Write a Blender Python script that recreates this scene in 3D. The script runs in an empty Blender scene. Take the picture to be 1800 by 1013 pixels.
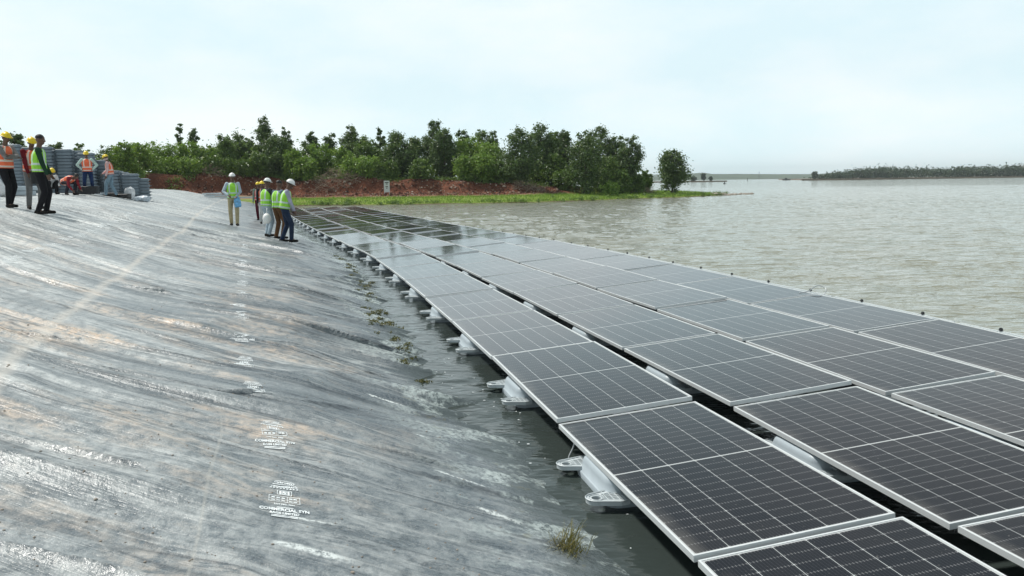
import bpy, bmesh, math, random
import numpy as np
from mathutils import Vector, Matrix
R = math.radians
rnd = random.Random(7)
rng = np.random.default_rng(11)
scene = bpy.context.scene
col = scene.collection

# ------------------------------------------------------------------ camera
CAM_Z = 2.03
PIT, ROL = 0.1326, -0.014
cam_d = bpy.data.cameras.new('camera'); cam = bpy.data.objects.new('camera', cam_d); col.objects.link(cam)
cam_d.lens = 28.0; cam_d.sensor_width = 36.0; cam_d.clip_start = 0.05; cam_d.clip_end = 12000
_c, _s, _cp, _sp = math.cos(ROL), math.sin(ROL), math.cos(PIT), math.sin(PIT)
_R = Vector((_c, _sp*_s, _cp*_s)); _U = Vector((-_s, _sp*_c, _cp*_c)); _F = Vector((0, _cp, -_sp))
m = Matrix.Identity(4)
for i in range(3):
    m[i][0] = _R[i]; m[i][1] = _U[i]; m[i][2] = -_F[i]
m[2][3] = CAM_Z
cam.matrix_world = m
scene.camera = cam

# ------------------------------------------------------------------ light
SUN_EL, SUN_AZ = R(58), R(-64)         # azimuth measured from +Y towards +X
world = bpy.data.worlds.new('World'); scene.world = world; world.use_nodes = True
nt = world.node_tree; nt.nodes.clear()
N = nt.nodes.new; Lk = nt.links.new
sky = N('ShaderNodeTexSky'); sky.sky_type = 'NISHITA'; sky.sun_disc = False
sky.sun_elevation = SUN_EL; sky.sun_rotation = SUN_AZ
sky.air_density = 1.0; sky.dust_density = 2.5; sky.ozone_density = 1.0
bg1 = N('ShaderNodeBackground'); bg1.inputs[1].default_value = 0.10
Lk(sky.outputs[0], bg1.inputs[0])
tc = N('ShaderNodeTexCoord')
mp = N('ShaderNodeMapping'); mp.inputs['Scale'].default_value = (1, 1, 2.6); Lk(tc.outputs['Generated'], mp.inputs[0])
nz = N('ShaderNodeTexNoise'); nz.inputs['Scale'].default_value = 3.0; nz.inputs['Detail'].default_value = 7; nz.inputs['Roughness'].default_value = 0.55
Lk(mp.outputs[0], nz.inputs['Vector'])
cr = N('ShaderNodeValToRGB'); cr.color_ramp.elements[0].position = 0.40; cr.color_ramp.elements[1].position = 0.68
cr.color_ramp.elements[0].color = (0.715, 0.88, 0.93, 1); cr.color_ramp.elements[1].color = (0.885, 0.955, 0.975, 1)
Lk(nz.outputs[0], cr.inputs[0])
# bright haze low down, unseen sky overhead dimmed to darken the panel reflections
sxyz = N('ShaderNodeSeparateXYZ'); Lk(tc.outputs['Generated'], sxyz.inputs[0])
el = N('ShaderNodeMapRange'); el.interpolation_type = 'SMOOTHSTEP'; Lk(sxyz.outputs[2], el.inputs[0])
el.inputs[1].default_value = .20; el.inputs[2].default_value = .46; el.inputs[3].default_value = 1.16; el.inputs[4].default_value = .46
lo_ = N('ShaderNodeMapRange'); lo_.interpolation_type = 'SMOOTHSTEP'; Lk(sxyz.outputs[2], lo_.inputs[0])
lo_.inputs[1].default_value = .0; lo_.inputs[2].default_value = .13; lo_.inputs[3].default_value = 1.14; lo_.inputs[4].default_value = 1.0
mul = N('ShaderNodeMath'); mul.operation = 'MULTIPLY'; Lk(el.outputs[0], mul.inputs[0]); Lk(lo_.outputs[0], mul.inputs[1])
bg2 = N('ShaderNodeBackground'); Lk(mul.outputs[0], bg2.inputs[1]); Lk(cr.outputs[0], bg2.inputs[0])
mx = N('ShaderNodeMixShader'); mx.inputs[0].default_value = 0.90
Lk(bg1.outputs[0], mx.inputs[1]); Lk(bg2.outputs[0], mx.inputs[2])
wo = N('ShaderNodeOutputWorld'); Lk(mx.outputs[0], wo.inputs[0])

sun_d = bpy.data.lights.new('sun', 'SUN'); sun_d.energy = 3.9; sun_d.angle = R(7); sun_d.color = (1, 0.97, 0.91)
sun = bpy.data.objects.new('sun', sun_d); col.objects.link(sun)
sd = Vector((math.sin(SUN_AZ)*math.cos(SUN_EL), math.cos(SUN_AZ)*math.cos(SUN_EL), math.sin(SUN_EL)))
sun.rotation_euler = sd.to_track_quat('Z', 'Y').to_euler()

scene.view_settings.view_transform = 'Standard'; scene.view_settings.look = 'None'
scene.view_settings.exposure = 0.0; scene.view_settings.gamma = 1.0

# ------------------------------------------------------------------ layout curves
# the array's shore-side edge as a curve; s runs along it away from the camera, u is measured from the waterline up the bank
_S = np.array([-12, -6, 0, 5, 10, 15, 20, 28, 40, 65, 90.])
_TH = np.radians([12, 12, 13.04, 14.3, 15.2, 16.3, 20.2, 19.6, 18.6, 17.2, 17])
_ds = 0.05
_ss = np.arange(-12, 90, _ds); _t = np.interp(_ss, _S, _TH)
_X = -np.concatenate([[0], np.cumsum(np.sin(_t)*_ds)[:-1]]); _Y = np.concatenate([[0], np.cumsum(np.cos(_t)*_ds)[:-1]])
_X += 0.867 - np.interp(0, _ss, _X); _Y += 3.641 - np.interp(0, _ss, _Y)
def th(s): return np.interp(s, _S, _TH)
def edge(s): return np.interp(s, _ss, _X), np.interp(s, _ss, _Y)
def wl(s): return np.interp(s, [-3, 0, 1.7, 3.5, 7.3, 20, 60], [.17, .24, .32, .56, .68, .5, .4])
def bank(s, u):
    x, y = edge(s); a = th(s); w = wl(s)+u
    return x-np.cos(a)*w, y-np.sin(a)*w
def prof(u): return np.interp(u, [-4, -1, 0, 1.4, 3, 5, 7, 8, 9, 12, 40], [-1.3, -.32, 0, .40, .70, 1.13, 1.55, 1.70, 1.76, 1.80, 1.84])
def su(x, y):
    """inverse of bank()"""
    x = np.atleast_1d(np.asarray(x, float)); y = np.atleast_1d(np.asarray(y, float))
    so = np.zeros(len(x)); uo = np.zeros(len(x))
    cs, sn = np.cos(_t), np.sin(_t)
    for k in range(0, len(x), 4000):
        dx = x[k:k+4000, None]-_X[None]; dy = y[k:k+4000, None]-_Y[None]
        al = np.abs(-sn*dx+cs*dy) + 1e-3*np.abs(cs*dx+sn*dy)
        j = al.argmin(1); r = np.arange(len(j))
        so[k:k+4000] = _ss[j]; uo[k:k+4000] = -(cs[j]*dx[r, j]+sn[j]*dy[r, j])
    return so, uo-wl(so)
# value noise
_tab = np.random.default_rng(3).random((256, 256))
def vn(x, y):
    xi = np.floor(x).astype(int); yi = np.floor(y).astype(int); fx = x-xi; fy = y-yi
    fx = fx*fx*(3-2*fx); fy = fy*fy*(3-2*fy)
    a = _tab[xi & 255, yi & 255]; b = _tab[(xi+1) & 255, yi & 255]; c = _tab[xi & 255, (yi+1) & 255]; d = _tab[(xi+1) & 255, (yi+1) & 255]
    return (a*(1-fx)+b*fx)*(1-fy)+(c*(1-fx)+d*fx)*fy - .5
def sstep(a, b, x):
    t = np.clip((x-a)/(b-a), 0, 1); return t*t*(3-2*t)
FOLDS = []   # filled below: (list of (s,u), half width, height)
FOLDS_ = FOLDS
def bank_h(s, u, detail=True):
    s = np.asarray(s, float); u = np.asarray(u, float)
    h = prof(u)
    # broad sags and the pull wrinkles that run up and down the slope
    sk = s - .2*u - .08*u*np.minimum(u, 7) + 0.35*vn(u*.5, s*.3)
    h = h + .075*vn(s*.45+3, u*.3)*sstep(-1.5, .5, u)
    if detail:
        amp = .4+1.2*np.clip(vn(s*.3+9, u*.22)+.5, 0, 1)
        r = 1-2*np.abs(vn(sk*1.5, u*.24+5))*1.4
        h = h + amp*(.045*np.clip(r-.35, 0, 1)) + amp*.042*np.clip(1-9*np.abs(vn(sk*.9+4, u*.30+1)), 0, 1)**1.5 + amp*.026*np.clip(1-7*np.abs(vn(sk*2.3+14, u*.45+6)), 0, 1)**1.5 + amp*.026*vn(sk*3.7, u*.42+2) + amp*.017*vn(sk*9, u*.7)
        h = h + .006*vn(s*14, u*11)*sstep(1.2, .1, u)
        h = h + fold_h(s, u)
    return h
def fold_h(s, u):
    h = np.zeros_like(np.asarray(s, float)+np.asarray(u, float))
    if True:
        for pts, hw, hh in FOLDS:
            lo, hi = min(p[0] for p in pts)-4*hw, max(p[0] for p in pts)+4*hw
            msk = (s > lo) & (s < hi)
            if not msk.any(): continue
            S_, U_ = s[msk], u[msk]; D_ = np.full(len(S_), 9.); E_ = np.zeros(len(S_)); q = len(pts)-1
            for k_, ((s0, u0), (s1, u1)) in enumerate(zip(pts[:-1], pts[1:])):
                L2 = (s1-s0)**2+(u1-u0)**2
                t = np.clip(((S_-s0)*(s1-s0)+(U_-u0)*(u1-u0))/L2, 0, 1)
                d = np.hypot(S_-s0-t*(s1-s0), U_-u0-t*(u1-u0))
                E_ = np.where(d < D_, (k_+t)/q, E_); D_ = np.minimum(D_, d)
            D_ = D_*(1+.5*vn(S_*3, U_*3))
            h[msk] = h[msk]+hh*np.exp(-(D_/hw)**2)*np.sqrt(np.clip(4*E_*(1-E_), 0, 1))
    return h
def bank_z(x, y):
    s, u = su(x, y); return float(bank_h(s, u)[0])

# ------------------------------------------------------------------ helpers
def tag(o, label=None, cat=None, group=None, kind=None):
    if label: o['label'] = label
    if cat: o['category'] = cat
    if group: o['group'] = group
    if kind: o['kind'] = kind
    return o
def thing(name, label, cat, loc=(0, 0, 0), rz=0, group=None):
    o = bpy.data.objects.new(name, None); col.objects.link(o); o.empty_display_size = .2
    o.location = loc; o.rotation_euler = (0, 0, rz)
    return tag(o, label, cat, group)
def link(name, me, parent=None, mat=None, smooth=False):
    o = bpy.data.objects.new(name, me); col.objects.link(o)
    if parent is not None: o.parent = parent
    if mat is not None:
        me.materials.clear()
        for q in (mat if isinstance(mat, (list, tuple)) else [mat]): me.materials.append(q)
    if smooth: me.polygons.foreach_set('use_smooth', np.ones(len(me.polygons), bool))
    return o
def np_mesh(name, V, Fq, uv=None, colr=None, midx=None):
    """V (n,3), Fq (m,k) all the same corner count"""
    V = np.ascontiguousarray(V, np.float32); Fq = np.ascontiguousarray(Fq, np.int32)
    me = bpy.data.meshes.new(name); k = Fq.shape[1]
    me.vertices.add(len(V)); me.vertices.foreach_set('co', V.ravel())
    me.loops.add(Fq.size); me.loops.foreach_set('vertex_index', Fq.ravel())
    me.polygons.add(len(Fq)); me.polygons.foreach_set('loop_start', np.arange(len(Fq), dtype=np.int32)*k)
    if midx is not None: me.polygons.foreach_set('material_index', np.asarray(midx, np.int32))
    if uv is not None:
        l = me.uv_layers.new(name='UVMap'); l.data.foreach_set('uv', np.ascontiguousarray(np.asarray(uv, np.float32)[Fq.ravel()]).ravel())
    if colr is not None:
        a = me.color_attributes.new('tint', 'FLOAT_COLOR', 'POINT'); a.data.foreach_set('color', np.ascontiguousarray(colr, np.float32).ravel())
    me.update(calc_edges=True); me.validate(); me.polygons.foreach_set('use_smooth', np.zeros(len(me.polygons), bool)); return me
def grid_faces(nr, nc, closed=False):
    i = np.arange(nr-1)[:, None]*nc; j = np.arange(nc if closed else nc-1)[None]
    j2 = (j+1) % nc
    return np.stack([i+j, i+j2, i+nc+j2, i+nc+j], -1).reshape(-1, 4)
class MB:
    """collects plain shapes for one mesh"""
    def __init__(s): s.v = []; s.f = []; s.mi = []; s.m = 0
    def add(s, V, F):
        n = len(s.v); s.v += [tuple(p) for p in V]; s.f += [tuple(n+i for i in q) for q in F]; s.mi += [s.m]*len(F)
    def box(s, c, d, rot=None, taper=1.0):
        x, y, z = d[0]/2, d[1]/2, d[2]/2
        V = [Vector((sx*x*(taper if sz > 0 else 1), sy*y*(taper if sz > 0 else 1), sz*z)) for sz in (-1, 1) for sx, sy in ((-1, -1), (1, -1), (1, 1), (-1, 1))]
        if rot is not None: V = [rot @ p for p in V]
        V = [p+Vector(c) for p in V]
        s.add(V, [(3, 2, 1, 0), (4, 5, 6, 7), (0, 1, 5, 4), (1, 2, 6, 5), (2, 3, 7, 6), (3, 0, 4, 7)])
    def loft(s, rings, cap=True):
        n = len(rings[0]); V = [p for r in rings for p in r]; F = []
        for i in range(len(rings)-1):
            for j in range(n):
                k = (j+1) % n; F.append((i*n+j, i*n+k, (i+1)*n+k, (i+1)*n+j))
        if cap: F.append(tuple(range(n-1, -1, -1))); F.append(tuple((len(rings)-1)*n+j for j in range(n)))
        s.add(V, F)
    def cone(s, p, q, r1, r2, n=12, hemi=True):
        """round-ended tapered limb"""
        p = Vector(p); q = Vector(q); d = q-p; L = d.length
        d = d/L if L > 1e-6 else Vector((0, 0, 1))
        a = d.orthogonal().normalized(); b = d.cross(a)
        R_ = []
        st = (-80, -50, -20) if hemi else ()
        for g in st: R_.append((p+d*r1*math.sin(R(g)), r1*math.cos(R(g))))
        R_.append((p, r1)); R_.append((q, r2))
        if hemi:
            for g in (20, 50, 80): R_.append((q+d*r2*math.sin(R(g)), r2*math.cos(R(g))))
        s.loft([[c+(a*math.cos(2*math.pi*j/n)+b*math.sin(2*math.pi*j/n))*r for j in range(n)] for c, r in R_])
    def ell(s, c, r, rot=None, n=14, m_=9, z0=-90, z1=90):
        rings = []
        for i in range(m_+1):
            g = R(z0+(z1-z0)*i/m_); g = max(min(g, R(88.5)), R(-88.5))
            ring = []
            for j in range(n):
                p = Vector((r[0]*math.cos(g)*math.cos(2*math.pi*j/n), r[1]*math.cos(g)*math.sin(2*math.pi*j/n), r[2]*math.sin(g)))
                if rot is not None: p = rot @ p
                ring.append(p+Vector(c))
            rings.append(ring)
        s.loft(rings)
    def tube(s, pts, r, n=6):
        pts = [Vector(p) for p in pts]; rings = []
        for i, p in enumerate(pts):
            d = (pts[min(i+1, len(pts)-1)]-pts[max(i-1, 0)]).normalized()
            a = d.cross(Vector((.13, .2, .97))).normalized(); b = d.cross(a)
            rr = r[i] if isinstance(r, (list, tuple)) else r
            rings.append([p+(a*math.cos(2*math.pi*j/n)+b*math.sin(2*math.pi*j/n))*rr for j in range(n)])
        s.loft(rings)
    def mesh(s, name='mesh'):
        me = bpy.data.meshes.new(name); me.from_pydata(s.v, [], s.f)
        if any(s.mi): me.polygons.foreach_set('material_index', s.mi)
        me.update(); return me
    def build(s, name, mat, parent=None, smooth=False):
        return link(name, s.mesh(name), parent, mat, smooth)
def evaled(me, mods):
    """mesh with modifiers baked in"""
    o = bpy.data.objects.new('tmp', me); col.objects.link(o)
    for t, kw in mods:
        md = o.modifiers.new('m', t)
        for k, v in kw.items(): setattr(md, k, v)
    dg = bpy.context.evaluated_depsgraph_get(); dg.update()
    r = bpy.data.meshes.new_from_object(o.evaluated_get(dg))
    bpy.data.objects.remove(o); return r
ORD = ['nearest', 'second', 'third', 'fourth', 'fifth', 'sixth', 'seventh', 'eighth', 'ninth', 'tenth', 'eleventh', 'twelfth', 'thirteenth', 'fourteenth', 'fifteenth', 'sixteenth', 'seventeenth', 'eighteenth', 'nineteenth', 'twentieth', 'twenty-first', 'twenty-second', 'twenty-third', 'twenty-fourth', 'twenty-fifth', 'twenty-sixth', 'twenty-seventh', 'twenty-eighth', 'twenty-ninth', 'thirtieth']
ORD1 = ['first']+ORD[1:]

# ------------------------------------------------------------------ materials
def new_mat(name):
    mt = bpy.data.materials.new(name); mt.use_nodes = True; t = mt.node_tree
    b = t.nodes['Principled BSDF']; return mt, t, b
def node(t, typ, ins=None, **kw):
    n = t.nodes.new(typ)
    for k, v in kw.items(): setattr(n, k, v)
    for k, v in (ins or {}).items():
        if isinstance(v, bpy.types.NodeSocket): t.links.new(v, n.inputs[k])
        else: n.inputs[k].default_value = v
    return n
def math_(t, op, a, b=None, c=None, clamp=False):
    n = t.nodes.new('ShaderNodeMath'); n.operation = op; n.use_clamp = clamp
    for i, v in enumerate((a, b, c)):
        if v is None: continue
        if isinstance(v, bpy.types.NodeSocket): t.links.new(v, n.inputs[i])
        else: n.inputs[i].default_value = v
    return n.outputs[0]
def mixc(t, f, a, b):
    n = t.nodes.new('ShaderNodeMix'); n.data_type = 'RGBA'
    for i, v in ((0, f), (6, a), (7, b)):
        if isinstance(v, bpy.types.NodeSocket): t.links.new(v, n.inputs[i])
        else: n.inputs[i].default_value = v if i == 0 else (*v[:3], 1)
    return n.outputs[2]
def ramp(t, f, p0, p1, c0=0, c1=1):
    n = t.nodes.new('ShaderNodeMapRange'); n.clamp = True
    t.links.new(f, n.inputs[0]); n.inputs[1].default_value = p0; n.inputs[2].default_value = p1; n.inputs[3].default_value = c0; n.inputs[4].default_value = c1
    return n.outputs[0]
def noise(t, vec, scale, detail=4, rough=.55, mapscale=None):
    if mapscale is not None:
        vec = node(t, 'ShaderNodeMapping', {'Vector': vec, 'Scale': mapscale}).outputs[0]
    return node(t, 'ShaderNodeTexNoise', {'Vector': vec, 'Scale': scale, 'Detail': detail, 'Roughness': rough}).outputs[0]
def bump(t, b, h, strength, dist):
    n = node(t, 'ShaderNodeBump', {'Height': h, 'Strength': strength, 'Distance': dist}); t.links.new(n.outputs[0], b.inputs['Normal']); return n
def simple(name, c, rough=.6, metal=0, var=.12, scale=8, bmp=0, spec=.5, coord='Object'):
    mt, t, b = new_mat(name)
    v = node(t, 'ShaderNodeTexCoord').outputs[coord]
    f = noise(t, v, scale, 5)
    cc = mixc(t, ramp(t, f, .3, .7), [x*(1-var) for x in c], [min(1, x*(1+var)) for x in c])
    t.links.new(cc, b.inputs['Base Color']); b.inputs['Roughness'].default_value = rough; b.inputs['Metallic'].default_value = metal
    b.inputs['Specular IOR Level'].default_value = spec
    if bmp: bump(t, b, f, bmp, .02)
    return mt
M = {}
M['frame'] = simple('anodised frame', (.70, .73, .74), .38, .15, .05, 3)
M['float'] = simple('grey blue plastic', (.40, .46, .50), .42, 0, .08, 5, .15)
M['float_dark'] = simple('weathered grey plastic', (.165, .205, .24), .45, 0, .25, 2.5, .15)
M['float_pale'] = simple('pale grey plastic', (.52, .57, .59), .45, 0, .08, 6, .15)
M['walk'] = simple('white plastic', (.58, .62, .63), .5, 0, .06, 6, .1)
M['black'] = simple('black plastic', (.015, .016, .018), .5)
M['steel'] = simple('galvanised', (.45, .47, .48), .4, .6)
M['mark'] = simple('white print', (.84, .92, .95), .7, 0, .15, 40)
_mt = M['mark'].node_tree; _b = _mt.nodes['Principled BSDF']; _cc = _b.inputs['Base Color'].links[0].from_socket
_f = noise(_mt, node(_mt, 'ShaderNodeTexCoord').outputs['Object'], 22, 5, .7)
_mt.links.new(mixc(_mt, ramp(_mt, _f, .50, .64, .0, .55), _cc, (.20, .24, .27)), _b.inputs['Base Color'])
M['skin'] = simple('skin', (.125, .068, .045), .5, 0, .1, 6)
M['hair'] = simple('hair', (.010, .009, .009), .6)
M['eye'] = simple('eye', (.35, .33, .30), .3)
M['lip'] = simple('lip', (.06, .022, .02), .5)
def cloth(name, c, rough=.85): return simple(name, c, rough, 0, .22, 9, .35, .2)
M['yellow_hat'] = simple('yellow hard hat', (.85, .62, .02), .32)
M['white_hat'] = simple('white hard hat', (.84, .84, .82), .32)
M['trunk'] = simple('bark', (.07, .055, .042), .9, 0, .3, 6, .5)
M['rock'] = simple('stone', (.30, .26, .22), .85, 0, .4, 9, .6)

# solar glass: UV is in metres on the panel
def glass_mat():
    mt, t, b = new_mat('solar glass')
    uv = node(t, 'ShaderNodeTexCoord').outputs['UV']
    sx = node(t, 'ShaderNodeSeparateXYZ', {'Vector': uv}); x, y = sx.outputs[0], sx.outputs[1]
    cw = 0.1825
    xc = math_(t, 'DIVIDE', x, cw)                                  # 6 cells across, x measured from -0.5475
    fx = math_(t, 'FRACT', math_(t, 'ADD', xc, 9.0))
    dx = math_(t, 'MULTIPLY', math_(t, 'SUBTRACT', .5, math_(t, 'ABSOLUTE', math_(t, 'SUBTRACT', fx, .5))), cw)   # distance to a column line
    colline = math_(t, 'LESS_THAN', dx, .0017)
    ya = math_(t, 'SUBTRACT', math_(t, 'ABSOLUTE', y), .0062)
    mid = math_(t, 'LESS_THAN', ya, 0.0)
    rh = .0925
    fy = math_(t, 'FRACT', math_(t, 'DIVIDE', ya, rh))
    dy = math_(t, 'MULTIPLY', math_(t, 'SUBTRACT', .5, math_(t, 'ABSOLUTE', math_(t, 'SUBTRACT', fy, .5))), rh)
    rowline = math_(t, 'LESS_THAN', dy, .0012)
    fb = math_(t, 'FRACT', math_(t, 'MULTIPLY', fx, 10.0))
    db = math_(t, 'MULTIPLY', math_(t, 'ABSOLUTE', math_(t, 'SUBTRACT', fb, .5)), cw/10)
    bus = math_(t, 'LESS_THAN', db, .00055)
    dash = math_(t, 'MULTIPLY', math_(t, 'LESS_THAN', db, .0014), math_(t, 'LESS_THAN', dy, .0085))
    # white corner diamonds on every second row line
    fy2 = math_(t, 'FRACT', math_(t, 'ADD', math_(t, 'DIVIDE', ya, rh*2), .5))
    dy2 = math_(t, 'MULTIPLY', math_(t, 'ABSOLUTE', math_(t, 'SUBTRACT', fy2, .5)), rh*2)
    dia = math_(t, 'LESS_THAN', math_(t, 'ADD', dx, dy2), .0065)
    edge_ = math_(t, 'MAXIMUM', math_(t, 'GREATER_THAN', math_(t, 'ABSOLUTE', x), .548), math_(t, 'GREATER_THAN', math_(t, 'ABSOLUTE', y), 1.119))
    cellid = node(t, 'ShaderNodeTexWhiteNoise', {'Vector': node(t, 'ShaderNodeCombineXYZ', {'X': math_(t, 'FLOOR', math_(t, 'ADD', xc, 9.0)), 'Y': math_(t, 'FLOOR', math_(t, 'DIVIDE', y, rh*2)), 'Z': node(t, 'ShaderNodeObjectInfo').outputs['Random']}).outputs[0]})
    c = mixc(t, cellid.outputs[0], (.005, .006, .010), (.012, .012, .015))
    c = mixc(t, math_(t, 'MULTIPLY', bus, .45), c, (.12, .12, .14))
    c = mixc(t, math_(t, 'MULTIPLY', rowline, .35), c, (.25, .26, .28))
    c = mixc(t, math_(t, 'MULTIPLY', dash, .42), c, (.44, .43, .43))
    w = math_(t, 'MAXIMUM', math_(t, 'MAXIMUM', colline, mid), math_(t, 'MAXIMUM', dia, edge_))
    c = mixc(t, w, c, (.50, .52, .52))
    # dust film
    ob = node(t, 'ShaderNodeTexCoord').outputs['Object']
    oi = node(t, 'ShaderNodeObjectInfo').outputs['Random']
    sh = node(t, 'ShaderNodeVectorMath', {0: ob, 1: node(t, 'ShaderNodeCombineXYZ', {'X': math_(t, 'MULTIPLY', oi, 50)}).outputs[0]}, operation='ADD').outputs[0]
    f = noise(t, sh, 2.2, 5)
    d = ramp(t, f, .35, .75, .0, .008)
    d = math_(t, 'ADD', d, math_(t, 'MULTIPLY', ramp(t, x, -.46, -.55, 0, .22), ramp(t, f, .4, .6)))
    spots = ramp(t, noise(t, sh, 45, 2), .70, .74, 0, .25)
    c = mixc(t, math_(t, 'ADD', d, spots), c, (.36, .34, .31))
    t.links.new(c, b.inputs['Base Color'])
    t.links.new(ramp(t, f, .3, .7, .05, .11), b.inputs['Roughness'])
    b.inputs['IOR'].default_value = 1.46; b.inputs['Specular IOR Level'].default_value = .5
    return mt
M['glass'] = glass_mat()

def water_mat():
    mt, t, b = new_mat('murky water')
    P = node(t, 'ShaderNodeNewGeometry').outputs['Position']
    big = noise(t, P, .03, 3)
    mid = noise(t, P, 1, 3, .5, (.25, .55, 1))
    c = mixc(t, ramp(t, big, .3, .7), (.235, .245, .195), (.275, .282, .235))
    c = mixc(t, ramp(t, mid, .35, .7, 0, .5), c, (.265, .25, .18))
    sheltered = node(t, 'ShaderNodeAttribute', attribute_name='tint').outputs['Fac']
    c = mixc(t, ramp(t, sheltered, .1, .8), (.016, .028, .030), c)          # the dark sheet shows through the shallow strip
    t.links.new(c, b.inputs['Base Color']); b.inputs['Roughness'].default_value = .07; b.inputs['IOR'].default_value = 1.333
    # wind waves run towards the camera; the strip inside the array is sheltered and calmer
    n1 = noise(t, P, 1.0, 3, .55, (.62, 1.25, 1))
    n2 = noise(t, P, 2.6, 3, .6, (.7, 1.3, 1))
    n3 = noise(t, P, 9.0, 2, .5, (.8, 1.2, 1))
    h = math_(t, 'ADD', math_(t, 'ADD', math_(t, 'MULTIPLY', n1, .42), math_(t, 'MULTIPLY', n2, .22)), math_(t, 'MULTIPLY', n3, .045))
    h = math_(t, 'MULTIPLY', h, sheltered)
    bump(t, b, h, .8, .6)
    return mt
M['water'] = water_mat()

SHEEN_SCUM = [(.10, 1.72, -.06, 1.36, .030), (.42, 1.62, .36, 1.42, .012), (1.55, .75, 1.35, .42, .016), (.95, .62, .80, .35, .02), (2.3, .9, 2.15, .6, .012), (3.6, .8, 3.4, .45, .016)]
def liner_mat():
    mt, t, b = new_mat('dusty geomembrane')
    uv = node(t, 'ShaderNodeTexCoord').outputs['UV']          # U = s along the bank, V = u up the slope, metres
    sep = node(t, 'ShaderNodeSeparateXYZ', {'Vector': uv}); s, u = sep.outputs[0], sep.outputs[1]
    sk = node(t, 'ShaderNodeCombineXYZ', {'X': math_(t, 'SUBTRACT', s, math_(t, 'MULTIPLY', u, math_(t, 'ADD', .2, math_(t, 'MULTIPLY', math_(t, 'MINIMUM', u, 7.0), .08)))), 'Y': u}).outputs[0]
    n_str = noise(t, sk, 1, 5, .58, (3.2, .42, 1))
    n_fine = noise(t, sk, 1, 4, .6, (11, 1.1, 1))
    n_big = noise(t, sk, .33, 4, .6)
    n_spk = noise(t, uv, 38, 3, .6)
    n_spk2 = noise(t, uv, 11, 5, .7)
    base = mixc(t, ramp(t, n_spk, .35, .65), (.056, .078, .096), (.122, .148, .168))
    # grey-white dust pulled out along the wrinkles
    d = math_(t, 'ADD', math_(t, 'MULTIPLY', ramp(t, n_str, .40, .62), .66), math_(t, 'MULTIPLY', ramp(t, n_fine, .42, .64), .34))
    d = math_(t, 'MULTIPLY', d, ramp(t, n_big, .36, .60, .30, 1.0))
    d = math_(t, 'MULTIPLY', d, ramp(t, u, .2, 3.2, .26, 1.15))
    d = math_(t, 'ADD', d, ramp(t, u, 1.8, 6, 0, .38))
    d = math_(t, 'MULTIPLY', d, ramp(t, n_spk2, .36, .58, .45, 1.15), clamp=True)
    mott = noise(t, uv, 5.5, 7, .75)
    near_ = ramp(t, s, 2.6, .2, .0, .40)
    d = mixc(t, near_, d, ramp(t, mott, .42, .60, .05, .85))
    c = mixc(t, d, base, (.60, .63, .625))
    # fine pale grit
    grit = math_(t, 'MULTIPLY', ramp(t, noise(t, uv, 120, 2, .5), .58, .66), ramp(t, n_big, .4, .6, .35, .9))
    c = mixc(t, math_(t, 'MULTIPLY', grit, .7), c, (.55, .53, .48))
    # washed-in soil
    soil = math_(t, 'MULTIPLY', ramp(t, noise(t, sk, .55, 6, .65, (1.5, .8, 1)), .50, .64), ramp(t, n_spk2, .36, .60))
    soil = math_(t, 'MULTIPLY', soil, ramp(t, s, 13, 5, .2, 1.0))
    c = mixc(t, math_(t, 'MULTIPLY', soil, ramp(t, u, .5, 1.4)), c, (.66, .52, .40))
    ochre = ramp(t, noise(t, sk, 1.6, 5, .7, (1.8, .6, 1)), .68, .74, 0, .7)
    c = mixc(t, ochre, c, (.40, .23, .12))
    # thin pale scuffs along the wrinkles, each with a dark line beside
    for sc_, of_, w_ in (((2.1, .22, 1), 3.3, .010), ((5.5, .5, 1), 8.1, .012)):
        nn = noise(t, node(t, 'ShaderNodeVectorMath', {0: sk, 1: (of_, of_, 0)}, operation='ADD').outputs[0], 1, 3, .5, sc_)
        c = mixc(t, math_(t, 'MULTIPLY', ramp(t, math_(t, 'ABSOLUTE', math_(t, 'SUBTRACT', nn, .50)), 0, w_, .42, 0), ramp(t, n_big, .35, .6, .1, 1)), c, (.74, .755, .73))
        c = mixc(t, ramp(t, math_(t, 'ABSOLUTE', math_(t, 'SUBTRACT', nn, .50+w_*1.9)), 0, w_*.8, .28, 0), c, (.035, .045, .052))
    # fold shade painted dark along the creases
    crease_shade = ramp(t, noise(t, sk, 1, 4, .6, (3.4, .22, 1)), .40, .33, 0, .5)
    c = mixc(t, crease_shade, c, (.085, .10, .115))
    crease_shade2 = math_(t, 'ABSOLUTE', math_(t, 'SUBTRACT', noise(t, sk, 1, 3, .5, (1.7, .16, 1)), .5))
    c = mixc(t, ramp(t, crease_shade2, .0, .012, .65, 0), c, (.05, .06, .07))
    # welded seam: a worn dusty stripe parallel to the water at u = 3.3 .. 4
    su_ = math_(t, 'SUBTRACT', u, ramp(t, s, 1, 16, 3.28, 3.98))
    wob = math_(t, 'ADD', su_, math_(t, 'MULTIPLY', math_(t, 'SUBTRACT', noise(t, uv, .8, 3), .5), .12))
    st = ramp(t, math_(t, 'ABSOLUTE', wob), .01, .085, .60, 0)
    st = math_(t, 'MULTIPLY', st, ramp(t, n_spk2, .25, .55, .55, 1))
    c = mixc(t, st, c, (.60, .56, .50))
    # second seam seen near the camera and a panel edge
    e2 = math_(t, 'ABSOLUTE', math_(t, 'SUBTRACT', u, math_(t, 'ADD', 1.98, math_(t, 'MULTIPLY', noise(t, uv, .5, 2), .08))))
    c = mixc(t, math_(t, 'MULTIPLY', ramp(t, e2, .003, .012, .35, 0), ramp(t, s, 2.4, 1.6)), c, (.5, .49, .45))
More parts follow.
